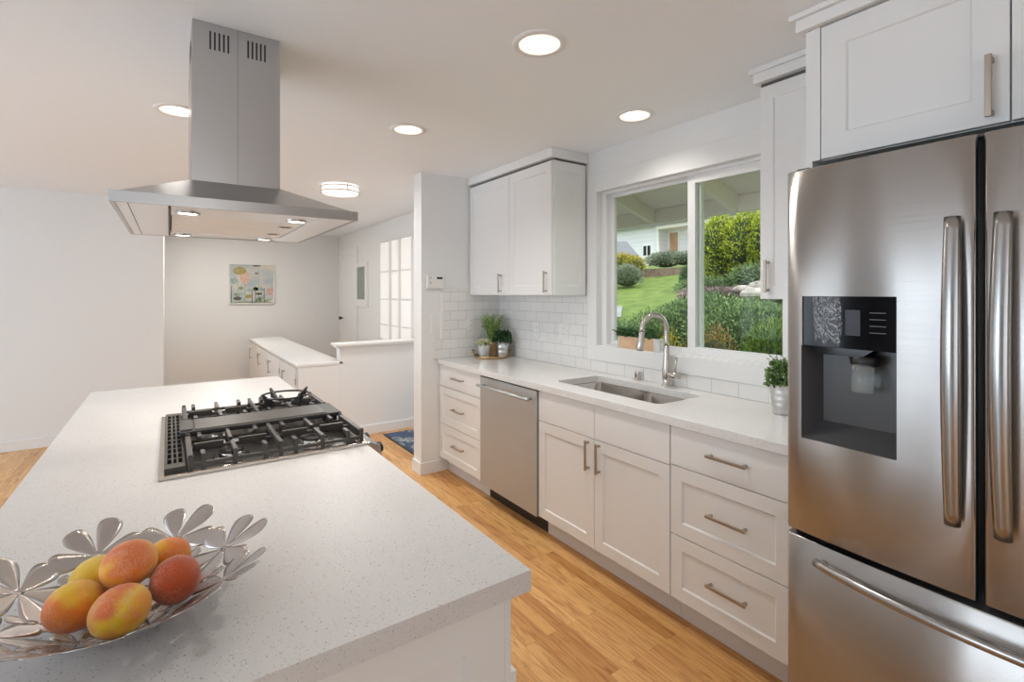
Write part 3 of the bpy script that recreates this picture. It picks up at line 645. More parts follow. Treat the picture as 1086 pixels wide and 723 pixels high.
# ------------------------------------------------------------------ refrigerator
rf = thing('refrigerator', 'stainless french-door refrigerator with black water dispenser on its left door', 'refrigerator', (2.0, .346, 0))
MB().box(1.74, 2.36, -.118, .806, .03, 1.80).build('body', GREYP, rf)
YC, HWD = .346, .476
def fx(y): return 1.632+.030*((y-YC)/HWD)**2
def fdoor(name, y0, y1, z0, z1, hole=None, m=STEELF):
    ed = .010
    ys = [y0, y0+ed*.08, y0+ed*.3, y0+ed*.6, y0+ed]; n = 14
    inner = [y0+ed+(y1-y0-2*ed)*i/n for i in range(1, n)]
    ys += inner+[y1-ed, y1-ed*.6, y1-ed*.3, y1-ed*.08, y1]
    def X(y):
        d = min(y-y0, y1-y); off = 0
        if d < ed: off = ed-math.sqrt(max(0, ed*ed-(ed-d)**2))
        return fx(y)+off
    zs = [z0, z0+.004, z1-.004, z1]
    if hole: ys += [hole[0], hole[1]]; zs += [hole[2], hole[3]]
    ys = sorted(set(round(y, 5) for y in ys)); zs = sorted(set(zs))
    b = MB(); b.smooth = True
    def xx(y, z): return X(y)+(.004 if z in (z0, z1) else 0)
    G = [[(xx(y, z), y, z) for z in zs] for y in ys]; nz = len(zs); vs = [p for r in G for p in r]
    fs = []
    for i in range(len(ys)-1):
        for j in range(nz-1):
            if hole and hole[0]-1e-4 <= ys[i] < hole[1]-1e-4 and hole[2]-1e-4 <= zs[j] < hole[3]-1e-4: continue
            fs.append((i*nz+j, (i+1)*nz+j, (i+1)*nz+j+1, i*nz+j+1))
    b.add(vs, fs); b.smooth = False
    XB = 1.738
    for z in (z0, z1): b.add([(xx(y, z), y, z) for y in ys]+[(XB, y1, z), (XB, y0, z)], [tuple(range(len(ys)+2))])
    for y in (y0, y1): b.add([(xx(y, z0), y, z0)]+[(X(y), y, z) for z in zs[1:-1]]+[(xx(y, z1), y, z1), (XB, y, z1), (XB, y, z0)], [tuple(range(len(zs)+2))])
    if hole:
        h0, h1, g0, g1 = hole; D = .012
        for a, c_ in (((h0, g0), (h0, g1)), ((h1, g0), (h1, g1)), ((h0, g0), (h1, g0)), ((h0, g1), (h1, g1))):
            b.add([(X(a[0]), a[0], a[1]), (X(c_[0]), c_[0], c_[1]), (X(c_[0])+.06, c_[0], c_[1]), (X(a[0])+.06, a[0], a[1])], [(0, 1, 2, 3)])
    b.add([(XB, y0, z0), (XB, y1, z0), (XB, y1, z1), (XB, y0, z1)], [(0, 1, 2, 3)])
    return b.build(name, m, rf)
ld = fdoor('left_door', .3525, .822, .690, 1.842, (.516, .771, .992, 1.440))
rd = fdoor('right_door', -.130, .3395, .690, 1.842)
fz = fdoor('freezer_drawer', -.130, .822, .070, .672)
MB().box(1.70, 1.745, .3395, .3525, .69, 1.84).build('door_gasket', DARK, rf)
MB().box(1.70, 1.745, -.12, .81, .670, .692).build('drawer_gasket', DARK, rf)
for a, c_ in ((.76, .80), (-.11, -.07), (.30, .39)): MB().box(1.68, 1.80, a, c_, 1.842, 1.851).build('hinge_cover', GREYP, rf, bevel=.003)
MB().box(1.75, 1.80, -.1, .79, .0, .068).build('kick_grille', DARK, rf)
def vhandle(par, yc, s_):
    k = MB(); k.smooth = True; pts = []; rr = []
    for i in range(25):
        t = i/24; z = .872+t*.768; bow = math.sin(math.pi*t)
        pts.append((fx(yc)-.024-.024*bow, yc+s_*.008*bow, z)); rr.append(.0145+.003*bow)
    k.tube(pts, rr, 18, up=(1, 0, 0), flat=1.15)
    for z in (.900, 1.612): k.cyl((fx(yc)-.022, yc, z), (fx(yc)+.006, yc, z), .010, n=12)
    k.build('handle', HANDF, par)
vhandle(ld, .392, -.3); vhandle(rd, .300, .3)
k = MB(); k.smooth = True; pts = []; rr = []
for i in range(33):
    t = i/32; y = .722-t*.752; bow = math.sin(math.pi*t)
    pts.append((fx(y)-.014-.040*bow**.6, y, .622)); rr.append(.013+.001*bow)
k.tube(pts, rr, 18, up=(0, 0, 1)); k.cyl((1.655, .70, .622), (1.62, .70, .622), .011); k.cyl((1.655, -.008, .622), (1.62, -.008, .622), .011)
k.build('handle', HANDF, fz)
# dispenser: bezel, black control panel, grey recess, paddle, film
h0, h1, g0, g1 = .516, .771, .992, 1.440
k = MB(); xb = 1.732; xf = 1.650
k.add([(xf, h0, g0), (xf, h1, g0), (xf, h1, 1.285), (xf, h0, 1.285), (xb, h0+.03, g0+.05), (xb, h1-.03, g0+.05), (xb, h1-.03, 1.285), (xb, h0+.03, 1.285)], [(0, 1, 5, 4), (0, 4, 7, 3), (1, 2, 6, 5), (4, 5, 6, 7), (3, 7, 6, 2)])
rc = k.build('dispenser_recess', GREYP, ld)
k = MB(); k.add([(fx(h0)+.004, h0, 1.285), (fx(h1)+.004, h1, 1.285), (fx(h1)+.004, h1, g1), (fx(h0)+.004, h0, g1), (1.70, h0, 1.285), (1.70, h1, 1.285), (1.70, h1, g1), (1.70, h0, g1)], [(0, 1, 2, 3), (0, 1, 5, 4), (2, 3, 7, 6), (0, 3, 7, 4), (1, 2, 6, 5), (4, 5, 6, 7)])
k.prism([(h0+.06, 1.285), (h1-.02, 1.285), (h1-.05, 1.262), (h0+.09, 1.262)], 1.655, 1.70, 'x'); cpn = k.build('control_panel', BLACKG, ld)
k = MB(); xs_ = 1.6375
k.add([(fx(.612)+.003, .606, 1.325), (fx(.646)+.003, .646, 1.325), (fx(.646)+.003, .646, 1.400), (fx(.612)+.003, .606, 1.400)], [(0, 1, 2, 3)])
k.build('display', LCD, ld)
k = MB()
for i in range(4):
    for (a, c_) in ((.542, .582),): k.add([(fx(a)+.003, a, 1.335+i*.019), (fx(c_)+.003, c_, 1.335+i*.019), (fx(c_)+.003, c_, 1.3375+i*.019), (fx(a)+.003, a, 1.3375+i*.019)], [(0, 1, 2, 3)])
k.build('button_label', GREYP, ld)
k = MB(); k.smooth = True; k.lathe((1.69, .610, 1.238), [(.0, .026), (.040, .026), (.036, .0), (.030, -.004), (0, -.004)], 20); k.build('nozzle', DARK, ld)
k = MB(); k.smooth = True; k.tube([(1.678, .610, 1.240), (1.674, .610, 1.200), (1.672, .610, 1.165), (1.672, .610, 1.160)], [.030, .031, .031, .028], 22, flat=.9); k.build('paddle', CLEAR, ld)
k = MB(); k.smooth = True; ny, nz = 12, 14
vs = []
for j in range(nz+1):
    for i in range(ny+1):
        y = .655+i*(.082/ny)*(1+.25*(1-j/nz)*0); z = 1.438-j*(.135/nz)-(.012*math.sin(i*1.1) if j == nz else 0)+(.02*(1-i/ny) if 0 else 0)
        if j > 9: y = .655+(y-.655)*(1-.02*(j-9))+.006*(j-9)*.3
        vs.append((fx(y)-.004-.005*math.sin(i*1.7+j*.9)*math.sin(j*.8)-.003*random.random()-.006*j/nz, y-.01*j/nz, z))
k.add(vs, [(j*(ny+1)+i, j*(ny+1)+i+1, (j+1)*(ny+1)+i+1, (j+1)*(ny+1)+i) for j in range(nz) for i in range(ny)])
fm = k.build('protective_film', FILM, ld, fix=False); fm['label'] = 'crinkled clear film peeling off the panel'

# ------------------------------------------------------------------ fruit bowl
BC = Vector((-.062, 1.040, 0))
def bz(r): return .9155+.010*(r/.06)**2*.3 if r < .06 else .9185+.082*((r-.06)/.155)**1.15
def bpt(x, y): r = math.hypot(x, y); return (BC.x+x, BC.y+y, bz(r))
k = MB(); k.smooth = True
def petal(cx, cy, ang, L, W):
    N = 12; ca, sa = math.cos(ang), math.sin(ang); rows = []
    for i in range(N+1):
        t = math.sin(math.pi/2*i/N); w = W*.5*max(.0, (t**.95)*math.sqrt(max(0, 1-t**4.5)))*1.28
        w = max(w, .0022 if t < .5 else .0)
        row = []
        for s_ in (-1, -.5, 0, .5, 1):
            px = L*(t*(1.0)) ; py = w*s_
            row.append(bpt(cx+ca*px-sa*py, cy+sa*px+ca*py))
        rows.append(row)
    k.add([p for r_ in rows for p in r_], [(i*5+j, i*5+j+1, (i+1)*5+j+1, (i+1)*5+j) for i in range(N) for j in range(4)])
def flower(r, a, npet, L, W, rot):
    cx, cy = r*math.cos(a), r*math.sin(a)
    for j in range(npet):
        an = rot+2*math.pi*j/npet
        rr = math.hypot(cx+L*math.cos(an), cy+L*math.sin(an)); l_ = L*(1.0 if rr < .226 else max(.6, 1-(rr-.226)/L))
        petal(cx, cy, an, l_*(.92+.12*((j*7+npet) % 3)/2), W)
    k.add([bpt(cx+.007*math.cos(q), cy+.007*math.sin(q)) for q in [i*math.pi/4 for i in range(8)]], [tuple(range(8))])
for i in range(8): flower(.156, 2*math.pi*i/8+.30, 6, .070, .047, 2*math.pi*i/8+.30+.5)
for i in range(5): flower(.075, 2*math.pi*i/5+.2, 6, .046, .032, i*1.1)
flower(0, 0, 7, .055, .034, .3)
for i in range(8):
    a = 2*math.pi*(i+.5)/8+.30; flower(.112, a, 5, .030, .022, a)
bo = k.build('fruit_bowl', BOWLM, None, fix=False, solid=.0013); tag(recenter(bo), 'shallow silver bowl cut out as openwork flowers on the island', 'bowl')

def fruitm(name, stops, sc, seedoff):
    m = mat(name, stops[0][1], .62); mp = coords(m, loc=(seedoff, 0, 0)); n = nd(m, 'ShaderNodeTexNoise', Scale=sc, Detail=2); lk(m, mp, 'Vector', n, 'Vector')
    r = ramp(m, stops); lk(m, n, 'Fac', r, 'Fac')
    n2 = nd(m, 'ShaderNodeTexNoise', Scale=420, Detail=2); lk(m, mp, 'Vector', n2, 'Vector'); n3 = nd(m, 'ShaderNodeTexNoise', Scale=26, Detail=2); lk(m, mp, 'Vector', n3, 'Vector')
    mu = nd(m, 'ShaderNodeMath', operation='MULTIPLY'); lk(m, n2, 'Fac', mu, 0); lk(m, n3, 'Fac', mu, 1)
    sr = ramp(m, [(.24, (0, 0, 0)), (.40, (.32, .32, .32))]); lk(m, mu, 'Value', sr, 'Fac')
    mx = nd(m, 'ShaderNodeMix', data_type='RGBA'); lk(m, sr, 'Color', mx, 'Factor'); m.node_tree.links.new(r.outputs['Color'], mx.inputs[6]); mx.inputs[7].default_value = (.85, .62, .52, 1)
    m.node_tree.links.new(mx.outputs[2], bsdf(m).inputs['Base Color']); bump(m, n2, 'Fac', .8, .0012)
    bsdf(m).inputs['Sheen Weight'].default_value = .35; return m
OR = (.84, .23, .012); YE = (.88, .56, .01); RD = (.52, .075, .008); PK = (.74, .17, .03)
FM = [fruitm('sugared_orange_a', [(.34, YE), (.46, OR), (.60, PK)], 14, 1.0), fruitm('sugared_orange_b', [(.36, OR), (.50, YE), (.62, PK)], 12, 4.1),
      fruitm('sugared_orange_c', [(.38, PK), (.50, OR), (.64, YE)], 14, 2.3), fruitm('sugared_red', [(.38, RD), (.56, (.52, .075, .01)), (.70, OR)], 14, 5.5),
      fruitm('sugared_orange_d', [(.36, PK), (.5, OR), (.7, YE)], 12, 7.2), fruitm('sugared_yellow', [(.35, YE), (.55, (.85, .58, .04)), (.7, OR)], 12, 9.0)]
FR = [((-.121, 1.008, .970), (40, 25), .0400, FM[0], 'orange sugared fruit with yellow tip, front left in the flower bowl'),
      ((-.062, .957, .968), (40, 12), .0410, FM[1], 'yellow-tipped pink sugared fruit, nearest one to the bowl front'),
      ((-.055, 1.026, 1.006), (40, 5), .0405, FM[2], 'orange sugared fruit resting on top of the pile in the bowl'),
      ((.009, 1.002, .972), (85, 50), .0410, FM[3], 'deep red sugared fruit at the right of the bowl'),
      ((-.004, 1.080, .976), (20, 0), .038, FM[4], 'orange-pink sugared fruit half hidden behind the red one'),
      ((-.101, 1.088, .968), (35, 15), .040, FM[5], 'bright yellow sugared fruit at the back of the bowl')]
for c, (az, ti), L, m_, lab in FR:
    k = MB(); k.smooth = True
    M = Matrix.Rotation(math.radians(az), 3, 'Z') @ Matrix.Rotation(math.radians(ti), 3, 'Y') @ Matrix.Rotation(math.radians(90), 3, 'Y')
    r = L*.89
    k.ell((0, 0, 0), (r, r, L), 32, 22, M, lambda p: 1+.05*p.z-.05*max(0, p.z-.8)*5)
    k.mi = 1; tip = M @ Vector((0, 0, L*.995)); k.ell(tip, (.0028, .0028, .0018), 8, 6, M)
    fo = k.build('sugared_fruit', [m_, DARK]); fo.location = c; tag(fo, lab, 'fruit', 'sugared fruit in the bowl')

# ------------------------------------------------------------------ tray with pots in the tiled corner
TC = (2.205, 3.485)
tr = thing('serving_tray', 'round gold-rimmed mirrored tray with looped handles in the counter corner', 'tray', (TC[0], TC[1], .914))
k = MB(); k.smooth = True; k.lathe((TC[0], TC[1], .914), [(0, .004), (.128, .004), (.128, 0), (.136, 0), (.142, .020), (.139, .021), (.132, .006), (.128, .0045)], 40); k.build('tray_body', BRASS, tr)
k = MB(); k.lathe((TC[0], TC[1], .914), [(0, .0055), (.127, .0055)], 40); k.build('mirror', CHROME, tr)
ax = Vector((math.cos(-.58), math.sin(-.58), 0))
for s_ in (-1, 1):
    k = MB(); k.smooth = True; c = Vector((TC[0], TC[1], .914))+ax*s_*.14; pp = Vector((-ax.y, ax.x, 0))
    k.tube([c+pp*.05+Vector((0, 0, .018)), c+pp*.045+ax*s_*.01+Vector((0, 0, .05)), c+ax*s_*.02+pp*.02+Vector((0, 0, .066)), c+ax*s_*.02-pp*.02+Vector((0, 0, .066)), c-pp*.045+ax*s_*.01+Vector((0, 0, .05)), c-pp*.05+Vector((0, 0, .018))], .0035, 8)
    k.tube([c+pp*.0+Vector((0, 0, .02))+ax*s_*.02*math.sin(t*.5)*0+Vector((ax.x*s_*.018*math.cos(t), ax.y*s_*.018*math.cos(t), .02+.018*math.sin(t))) for t in [i*.5 for i in range(12)]], .003, 6)
    k.build('tray_handle', BRASS, tr)
def bucket(t, c, rb, rt, h, m, name='pot', ribs=0):
    k = MB(); k.smooth = True; prof = [(0, 0), (rb, 0)]
    nn = 16
    for i in range(1, nn+1):
        q = i/nn; r = rb+(rt-rb)*q
        if ribs and .25 < q < .9: r += .0018*math.sin((q-.25)/.65*math.pi*2*ribs)
        prof.append((r, h*q))
    prof += [(rt+.003, h), (rt+.003, h+.004), (rt-.003, h+.004), (rt-.004, h*.85), (0, h*.85)]
    k.lathe(c, prof, 32); o = k.build(name, m, t); 
    s_ = MB(); s_.lathe(c, [(0, h*.86+.001), (rt-.006, h*.86+.001)], 24); s_.build('soil', SOIL, t)
    return o
def tuft(t, c, R, hh, n, l, w, m, name='foliage', up=.3, stems=0):
    k = MB(); c = Vector(c)
    for i in range(n):
        th = random.uniform(0, 2*math.pi); r = R*math.sqrt(random.random()); z = random.random()
        rr = r*(1-.55*max(0, z-.35)); p = c+Vector((rr*math.cos(th), rr*math.sin(th), z*hh))
        d = Vector((math.cos(th)*random.uniform(.2, 1.1), math.sin(th)*random.uniform(.2, 1.1), random.uniform(-.2, 1)*1+up))
        k.leaf(p, d, Vector((random.uniform(-1, 1), random.uniform(-1, 1), random.uniform(-1, 1))), l*random.uniform(.7, 1.2), w*random.uniform(.8, 1.2))
    return k.build(name, m, t, fix=False)
zt = .9195
def spiky(t, c, R, hh, n, m):
    k = MB(); c = Vector(c)
    for i in range(n):
        th = random.uniform(0, 2*math.pi); lean = random.random()**.6*.50; L = hh*random.uniform(.6, 1.0)
        d = Vector((math.cos(th)*lean, math.sin(th)*lean, 1)).normalized(); base_ = c+Vector((math.cos(th), math.sin(th), 0))*random.random()*R*.3
        k.tube([base_, base_+d*L*.5, base_+d*L+Vector((0, 0, -.005))], [.0016, .0012, .0004], 4, False)
        for j in range(16):
            q = .18+.8*j/16; p = base_+d*L*q; a = random.uniform(0, 6.28); e = (d*1.1+Vector((math.cos(a), math.sin(a), random.uniform(-.1, .5)))*.7)
            if p.x+e.normalized().x*.03 < 2.385 and p.y+e.normalized().y*.03 < 3.64: k.leaf(p, e, Vector((math.sin(a), -math.cos(a), .3)), .030, .007)
    return k.build('foliage', m, t, fix=False)
p1 = thing('potted_rosemary', 'tallest pot plant on the gold tray, feathery green in a clay pot', 'potted plant', (2.245, 3.535, zt), 'plants on the gold tray')
bucket(p1, (2.245, 3.535, zt), .040, .052, .125, TERRA); spiky(p1, (2.245, 3.535, zt+.108), .07, .255, 62, L_ROSE)
p2 = thing('potted_succulent', 'small galvanised pot of cream flowers, left on the gold tray', 'potted plant', (2.135, 3.488, zt), 'plants on the gold tray')
bucket(p2, (2.135, 3.488, zt), .043, .055, .105, GALV); tuft(p2, (2.135, 3.488, zt+.100), .062, .030, 130, .03, .014, L_FLOW, 'flowers'); tuft(p2, (2.135, 3.488, zt+.09), .06, .018, 90, .034, .012, L_POT)
p3 = thing('potted_herb', 'galvanised pot of dark leafy herb, right on the gold tray', 'potted plant', (2.275, 3.425, zt), 'plants on the gold tray')
bucket(p3, (2.275, 3.425, zt), .042, .055, .122, GALV, ribs=2); tuft(p3, (2.275, 3.425, zt+.105), .072, .10, 420, .026, .017, L_DARK)
k = MB(); k.smooth = True; k.lathe((2.175, 3.575, zt), [(0, 0), (.034, 0), (.037, .02), (.037, .12), (.030, .15), (.012, .19), (.010, .235), (.014, .24), (.014, .25), (.010, .252), (.008, .235), (.010, .19), (.028, .148), (.034, .12), (.034, .02), (.03, .005), (0, .005)], 24)
bt = k.build('glass_bottle', BOTTLE); tag(recenter(bt), 'clear long-necked glass bottle behind the pots on the tray', 'bottle')

# galvanised pot by the fridge, planter on the sill
p4 = thing('potted_plant', 'ribbed galvanised bucket with small-leaved green plant beside the refrigerator', 'potted plant', (2.24, 1.125, .914))
bucket(p4, (2.24, 1.125, .9145), .040, .055, .128, GALV, ribs=3); tuft(p4, (2.24, 1.125, 1.030), .066, .105, 430, .024, .018, L_POT)
k = MB()
for i in range(7):
    a = i*.9; b0 = Vector((2.24, 1.125, 1.08)); e = b0+Vector((math.cos(a)*.07, math.sin(a)*.075, .08+.02*(i % 3))); k.tube([b0, (b0+e)/2+Vector((0, 0, .012)), e], [.0012, .001, .0006], 4, False)
    for j in range(7): q = .4+.6*j/7; k.leaf(b0.lerp(e, q), Vector((math.cos(j*2.4), math.sin(j*2.4), .5)), Vector((.3, .2, 1)), .016, .012)
k.build('stems', L_POT, p4, fix=False)
pl = thing('planter_box', 'long wooden planter of dark green sprigs on the window sill', 'planter', (2.425, 2.095, 1.094))
px0, px1, py0, py1 = 2.400, 2.437, 1.925, 2.262
k = MB(); k.box(px0, px0+.006, py0+.045, py1-.012, 1.095, 1.172).box(px1-.006, px1, py0+.045, py1-.012, 1.095, 1.172).box(px0+.006, px1-.006, py0+.046, py1-.013, 1.095, 1.160); k.build('box', WOODP, pl, bevel=.001)
MB().box(px0-.001, px1+.001, py1-.012, py1, 1.0945, 1.173).build('end_cap', GALV, pl, bevel=.001)
MB().box(px0-.001, px1+.001, py0, py0+.045, 1.0945, 1.173).build('end_cap', GALV, pl, bevel=.001)
k = MB()
for i in range(620):
    p = Vector((random.uniform(px0-.005, px1), random.uniform(py0+.02, py1+.015), 1.165+random.random()**1.3*.052)); a = random.uniform(0, 6.28)
    k.leaf(p, Vector((math.cos(a), math.sin(a), random.uniform(.1, 1))), Vector((random.uniform(-1, 1), random.uniform(-1, 1), 1)), .026, .013)
for i in range(12):
    y = py1+.0+random.uniform(-.02, .03); p = Vector((px0+.01, y, 1.20)); k.leaf(p, Vector((-.2, 1, .3*random.random())), Vector((0, 0, 1)), .035, .010)
k.build('foliage', L_BOX, pl, fix=False)

# ------------------------------------------------------------------ switches, thermostat, outlets
th = thing('thermostat', 'white wall thermostat with grey display on the stub wall', 'thermostat', (1.775, YS, 1.52))
k = MB(); k.box(1.692, 1.848, YS-.026, YS, 1.482, 1.592); k.build('housing', WPLAS, th, bevel=.006, seg=3)
MB().box(1.775, 1.825, YS-.0275, YS-.024, 1.560, 1.577).build('display', LCD, th)
BTN = mat('button_grey', (.55, .55, .55), .5)
for z in (1.560, 1.522): MB().box(1.712, 1.728, YS-.029, YS-.024, z, z+.016).build('button', BTN, th, bevel=.003)
def plate(label, F, a, b_, w=.07, h=.115, kind='switch', g=None, name=None):
    p = F(a, b_, 0); t = thing(name or ('light_switch' if kind == 'switch' else 'power_outlet'), label, kind, p, g)
    MB().fbox(F, a-w/2, a+w/2, b_-h/2, b_+h/2, 0, .006).build('cover_plate', WPLAS, t, bevel=.002)
    k = MB()
    if kind == 'switch': k.fbox(F, a-.016, a+.016, b_-.033, b_+.033, .006, .010); k.build('rocker', WPLAS, t, bevel=.001)
    else:
        k.fbox(F, a-.017, a+.017, b_+.008, b_+.036, .006, .0085).fbox(F, a-.017, a+.017, b_-.036, b_-.008, .006, .0085); k.mi = 1
        for z in (.024, -.019):
            k.fbox(F, a-.008, a-.006, b_+z-.004, b_+z+.006, .0085, .009).fbox(F, a+.006, a+.008, b_+z-.004, b_+z+.006, .0085, .009)
        k.build('socket', [WPLAS, DARK], t)
    return t
plate('white rocker light switch below the thermostat', FY(YS), 1.775, 1.197, .085, .15)
plate('white light switch alone on the far left grey wall', FY(6.335), -.222, 1.05, .10, .12)
plate('white outlet in the window-wall tiles under the left cabinet door', FX(XW-.008), 3.11, 1.155, .075, .12, 'outlet', name='power_outlet')
plate('white outlet in the window-wall tiles close to the window casing', FX(XW-.008), 2.78, 1.165, .115, .12, 'outlet', name='power_outlet')
plate('white outlet in tiles behind the glass bottle', FY(YS-.008), 2.10, 1.19, .07, .115, 'outlet', name='power_outlet')
plate('small white light switch on the hallway end wall', FY(8.73), 2.05, 1.10, .08, .12)
plate('small white light switch in the hall between door and framed print', FX(2.40), 7.62 if 0 else 7.74-.14+.02, 1.04, .07, .12)

# ------------------------------------------------------------------ hallway furniture and pictures
hc = thing('low_cabinet', 'long low white cabinet in the hall with bar-handled doors', 'cabinet', (1.2, 6.7, 0))
MB().box(1.008, 1.415, 5.025, 8.38, .09, .742).build('body', CAB, hc, bevel=.002)
MB().box(1.05, 1.41, 5.03, 8.36, 0, .09).build('toe_kick', TOE, hc)
MB().box(.985, 1.425, 5.018 if 0 else 5.02, 8.39, .742, .768).build('top', CAB, hc, bevel=.002)
for i, hy in enumerate((5.58, 6.46, 7.27, 8.08)):
    y0 = 5.06+i*.83; d = MB().fbox(FX(1.008), y0, y0+.80, .11, .725, 0, .018).build('door', CAB, hc, bevel=.002)
    pull(FX(.99), hy, .575, .15, True, d, th=.012)
    for z in (.20, .60): MB().box(.986, .992, y0-.012, y0+.006, z-.03, z+.03).build('hinge', NICKEL, hc)
ARTB = [noisy('painting_sky', (.40, .50, .55), (.72, .66, .56), 4.5, .8, 5), noisy('painting_peach', (.72, .40, .30), (.70, .58, .48), 14, .8), noisy('painting_ochre', (.36, .28, .08), (.46, .40, .18), 20, .8), noisy('painting_teal', (.26, .40, .40), (.45, .54, .50), 14, .8), mat('painting_dark', (.13, .11, .10), .8), noisy('painting_green', (.24, .30, .16), (.36, .40, .26), 20, .8), noisy('painting_blue', (.42, .52, .58), (.60, .62, .62), 12, .8), noisy('painting_red', (.60, .32, .26), (.66, .50, .42), 14, .8)]
ar = thing('painting', 'abstract garden painting of pale blooms in thin white frame on end wall', 'painting', (1.07, 8.72, 1.27))
ax0, ax1, az0, az1 = .765, 1.378, 1.290, 1.885
k = MB()
for q in ((ax0-.015, ax1+.015, az0-.015, az0), (ax0-.015, ax1+.015, az1, az1+.015), (ax0-.015, ax0, az0, az1), (ax1, ax1+.015, az0, az1)): k.box(q[0], q[1], 8.695, 8.729, q[2], q[3])
k.build('frame', TRIM, ar, bevel=.002)
cv = MB().box(ax0, ax1, 8.712, 8.728, az0, az1).build('canvas', ARTB[0], ar)
k = MB()
def disc(x, z, rx, rz, mi, d): k.mi = mi; k.add([(ax0+(ax1-ax0)*(x+rx*math.cos(a)), 8.712-.0005*d, az0+(az1-az0)*(z+rz*math.sin(a))) for a in [i*math.pi/10 for i in range(20)]], [tuple(range(20))])
def stem(x, z0, z1, w, mi, d): k.mi = mi; X = ax0+(ax1-ax0)*x; k.add([(X-w, 8.712-.0005*d, az0+(az1-az0)*z0), (X+w, 8.712-.0005*d, az0+(az1-az0)*z0), (X+w*.6, 8.712-.0005*d, az0+(az1-az0)*z1), (X-w*.6, 8.712-.0005*d, az0+(az1-az0)*z1)], [(0, 1, 2, 3)])
random.seed(3)
k.mi = 3
for i in range(16): disc(random.random()*.9+.05, random.uniform(.05, .4), random.uniform(.03, .09), random.uniform(.02, .06), random.choice((3, 6, 5, 3)), 1)
disc(.80, .80, .12, .12, 6, 1); disc(.34, .66, .11, .17, 1, 2); disc(.22, .84, .15, .10, 2, 3); disc(.09, .58, .08, .08, 3, 2); disc(.92, .30, .08, .10, 7, 2); disc(.66, .24, .08, .03, 4, 3); disc(.17, .12, .09, .05, 4, 3); disc(.60, .78, .04, .02, 4, 2); disc(.60, .98, .10, .018, 4, 2); disc(.42, .17, .08, .05, 2, 2)
for x, z1, mi in ((.18, .6, 3), (.34, .5, 5), (.50, .35, 4), (.58, .42, 4), (.65, .95, 3), (.72, .5, 3), (.78, .4, 4), (.04, .45, 4)): stem(x, 0, z1, .006, mi, 2)
stem(.5, -.0, .045, .3, 5, 2)
k.build('brushwork', ARTB, cv, fix=False)
pr = thing('framed_print', 'narrow leaf-pattern print in wide white frame on the hallway side wall', 'picture', (2.39, 7.42, 1.23))
k = MB(); k.box(2.378, 2.399, 7.16, 7.69, 1.23, 1.90); k.build('frame', TRIM, pr, bevel=.003)
k = MB(); k.box(2.3755, 2.3785, 7.27, 7.62, 1.35, 1.84)
pm = mat('leaf_print', (.4, .45, .4), .8); mp = coords(pm); vo = nd(pm, 'ShaderNodeTexVoronoi', Scale=32); vo.feature = 'DISTANCE_TO_EDGE'; lk(pm, mp, 'Vector', vo, 'Vector'); rr_ = ramp(pm, [(.04, (.20, .22, .20)), (.25, (.42, .48, .40)), (.5, (.62, .60, .50))]); lk(pm, vo, 'Distance', rr_, 'Fac'); lk(pm, rr_, 'Color', bsdf(pm), 'Base Color')
k.build('print', pm, pr)
# rug
rm = mat('rug_pile', (.1, .15, .25), .95); mp = coords(rm); n1 = nd(rm, 'ShaderNodeTexVoronoi', Scale=5.5); n1.feature = 'F1'; lk(rm, mp, 'Vector', n1, 'Vector'); n2 = nd(rm, 'ShaderNodeTexNoise', Scale=16, Detail=4); lk(rm, mp, 'Vector', n2, 'Vector')
mu = nd(rm, 'ShaderNodeMath', operation='ADD'); lk(rm, n1, 'Distance', mu, 0); lk(rm, n2, 'Fac', mu, 1)
rr_ = ramp(rm, [(.58, (.44, .44, .38)), (.68, (.06, .08, .15)), (.78, (.22, .25, .27)), (.90, (.38, .40, .39)), (1.0, (.06, .09, .16))]); lk(rm, mu, 'Value', rr_, 'Fac'); lk(rm, rr_, 'Color', bsdf(rm), 'Base Color')
rgb = thing('area_rug', 'blue and grey patterned area rug with black border beyond the stub wall', 'rug', (2.08, 4.45, 0))
MB().box(1.795, 2.375, 4.00, 4.912, .0, .008).build('border', DARK, rgb, bevel=.002)
MB().box(1.815, 2.365, 4.02, 4.892, .008, .011).build('pile', rm, rgb)

# ------------------------------------------------------------------ ceiling lights
def downlight(x, y, lab, e=7):
    t = thing('recessed_light', lab, 'ceiling light', (x, y, H), 'recessed ceiling lights'); z = H
    k = MB(); k.smooth = True; k.lathe((x, y, z), [(.105, -.0005), (.103, -.005), (.080, -.007), (.078, -.004)], 36); k.build('trim_ring', TRIM, t)
    k = MB(); k.smooth = True; k.lathe((x, y, z), [(.080, -.006), (.074, -.0035), (.060, -.0015)], 36); k.build('baffle', emit('baffle_glow_%d' % len(MATS), (1, .86, .66), 1.1), t)
    k = MB(); k.lathe((x, y, z), [(.060, -.0016), (0, -.0016)], 36); k.build('bulb', LAMPW, t)
    light('downlight_light', 'SPOT', (x, y, z-.02), (0, 0, 0), e, (1, .955, .90), spot_size=math.radians(140), spot_blend=.9, shadow_soft_size=.06)
downlight(1.175, 1.512, 'large recessed downlight nearest the camera, above the kitchen aisle', 28)
downlight(1.157, 2.745, 'recessed downlight in the middle of the kitchen ceiling', 28)
downlight(2.073, 1.829, 'recessed downlight above the sink, close to the window wall', 15)
downlight(.036, 3.154, 'recessed downlight partly hidden behind the hood chimney', 26)
fl = thing('flush_light', 'round flush ceiling light with two nickel bands near the entry', 'ceiling light', (1.268, 4.548, H))
k = MB(); k.smooth = True; k.lathe((1.268, 4.548, H), [(.155, -.001), (.160, -.03), (.160, -.062), (.150, -.075), (.09, -.085), (0, -.088)], 40); k.build('diffuser', DRUM, fl)
k = MB(); k.smooth = True
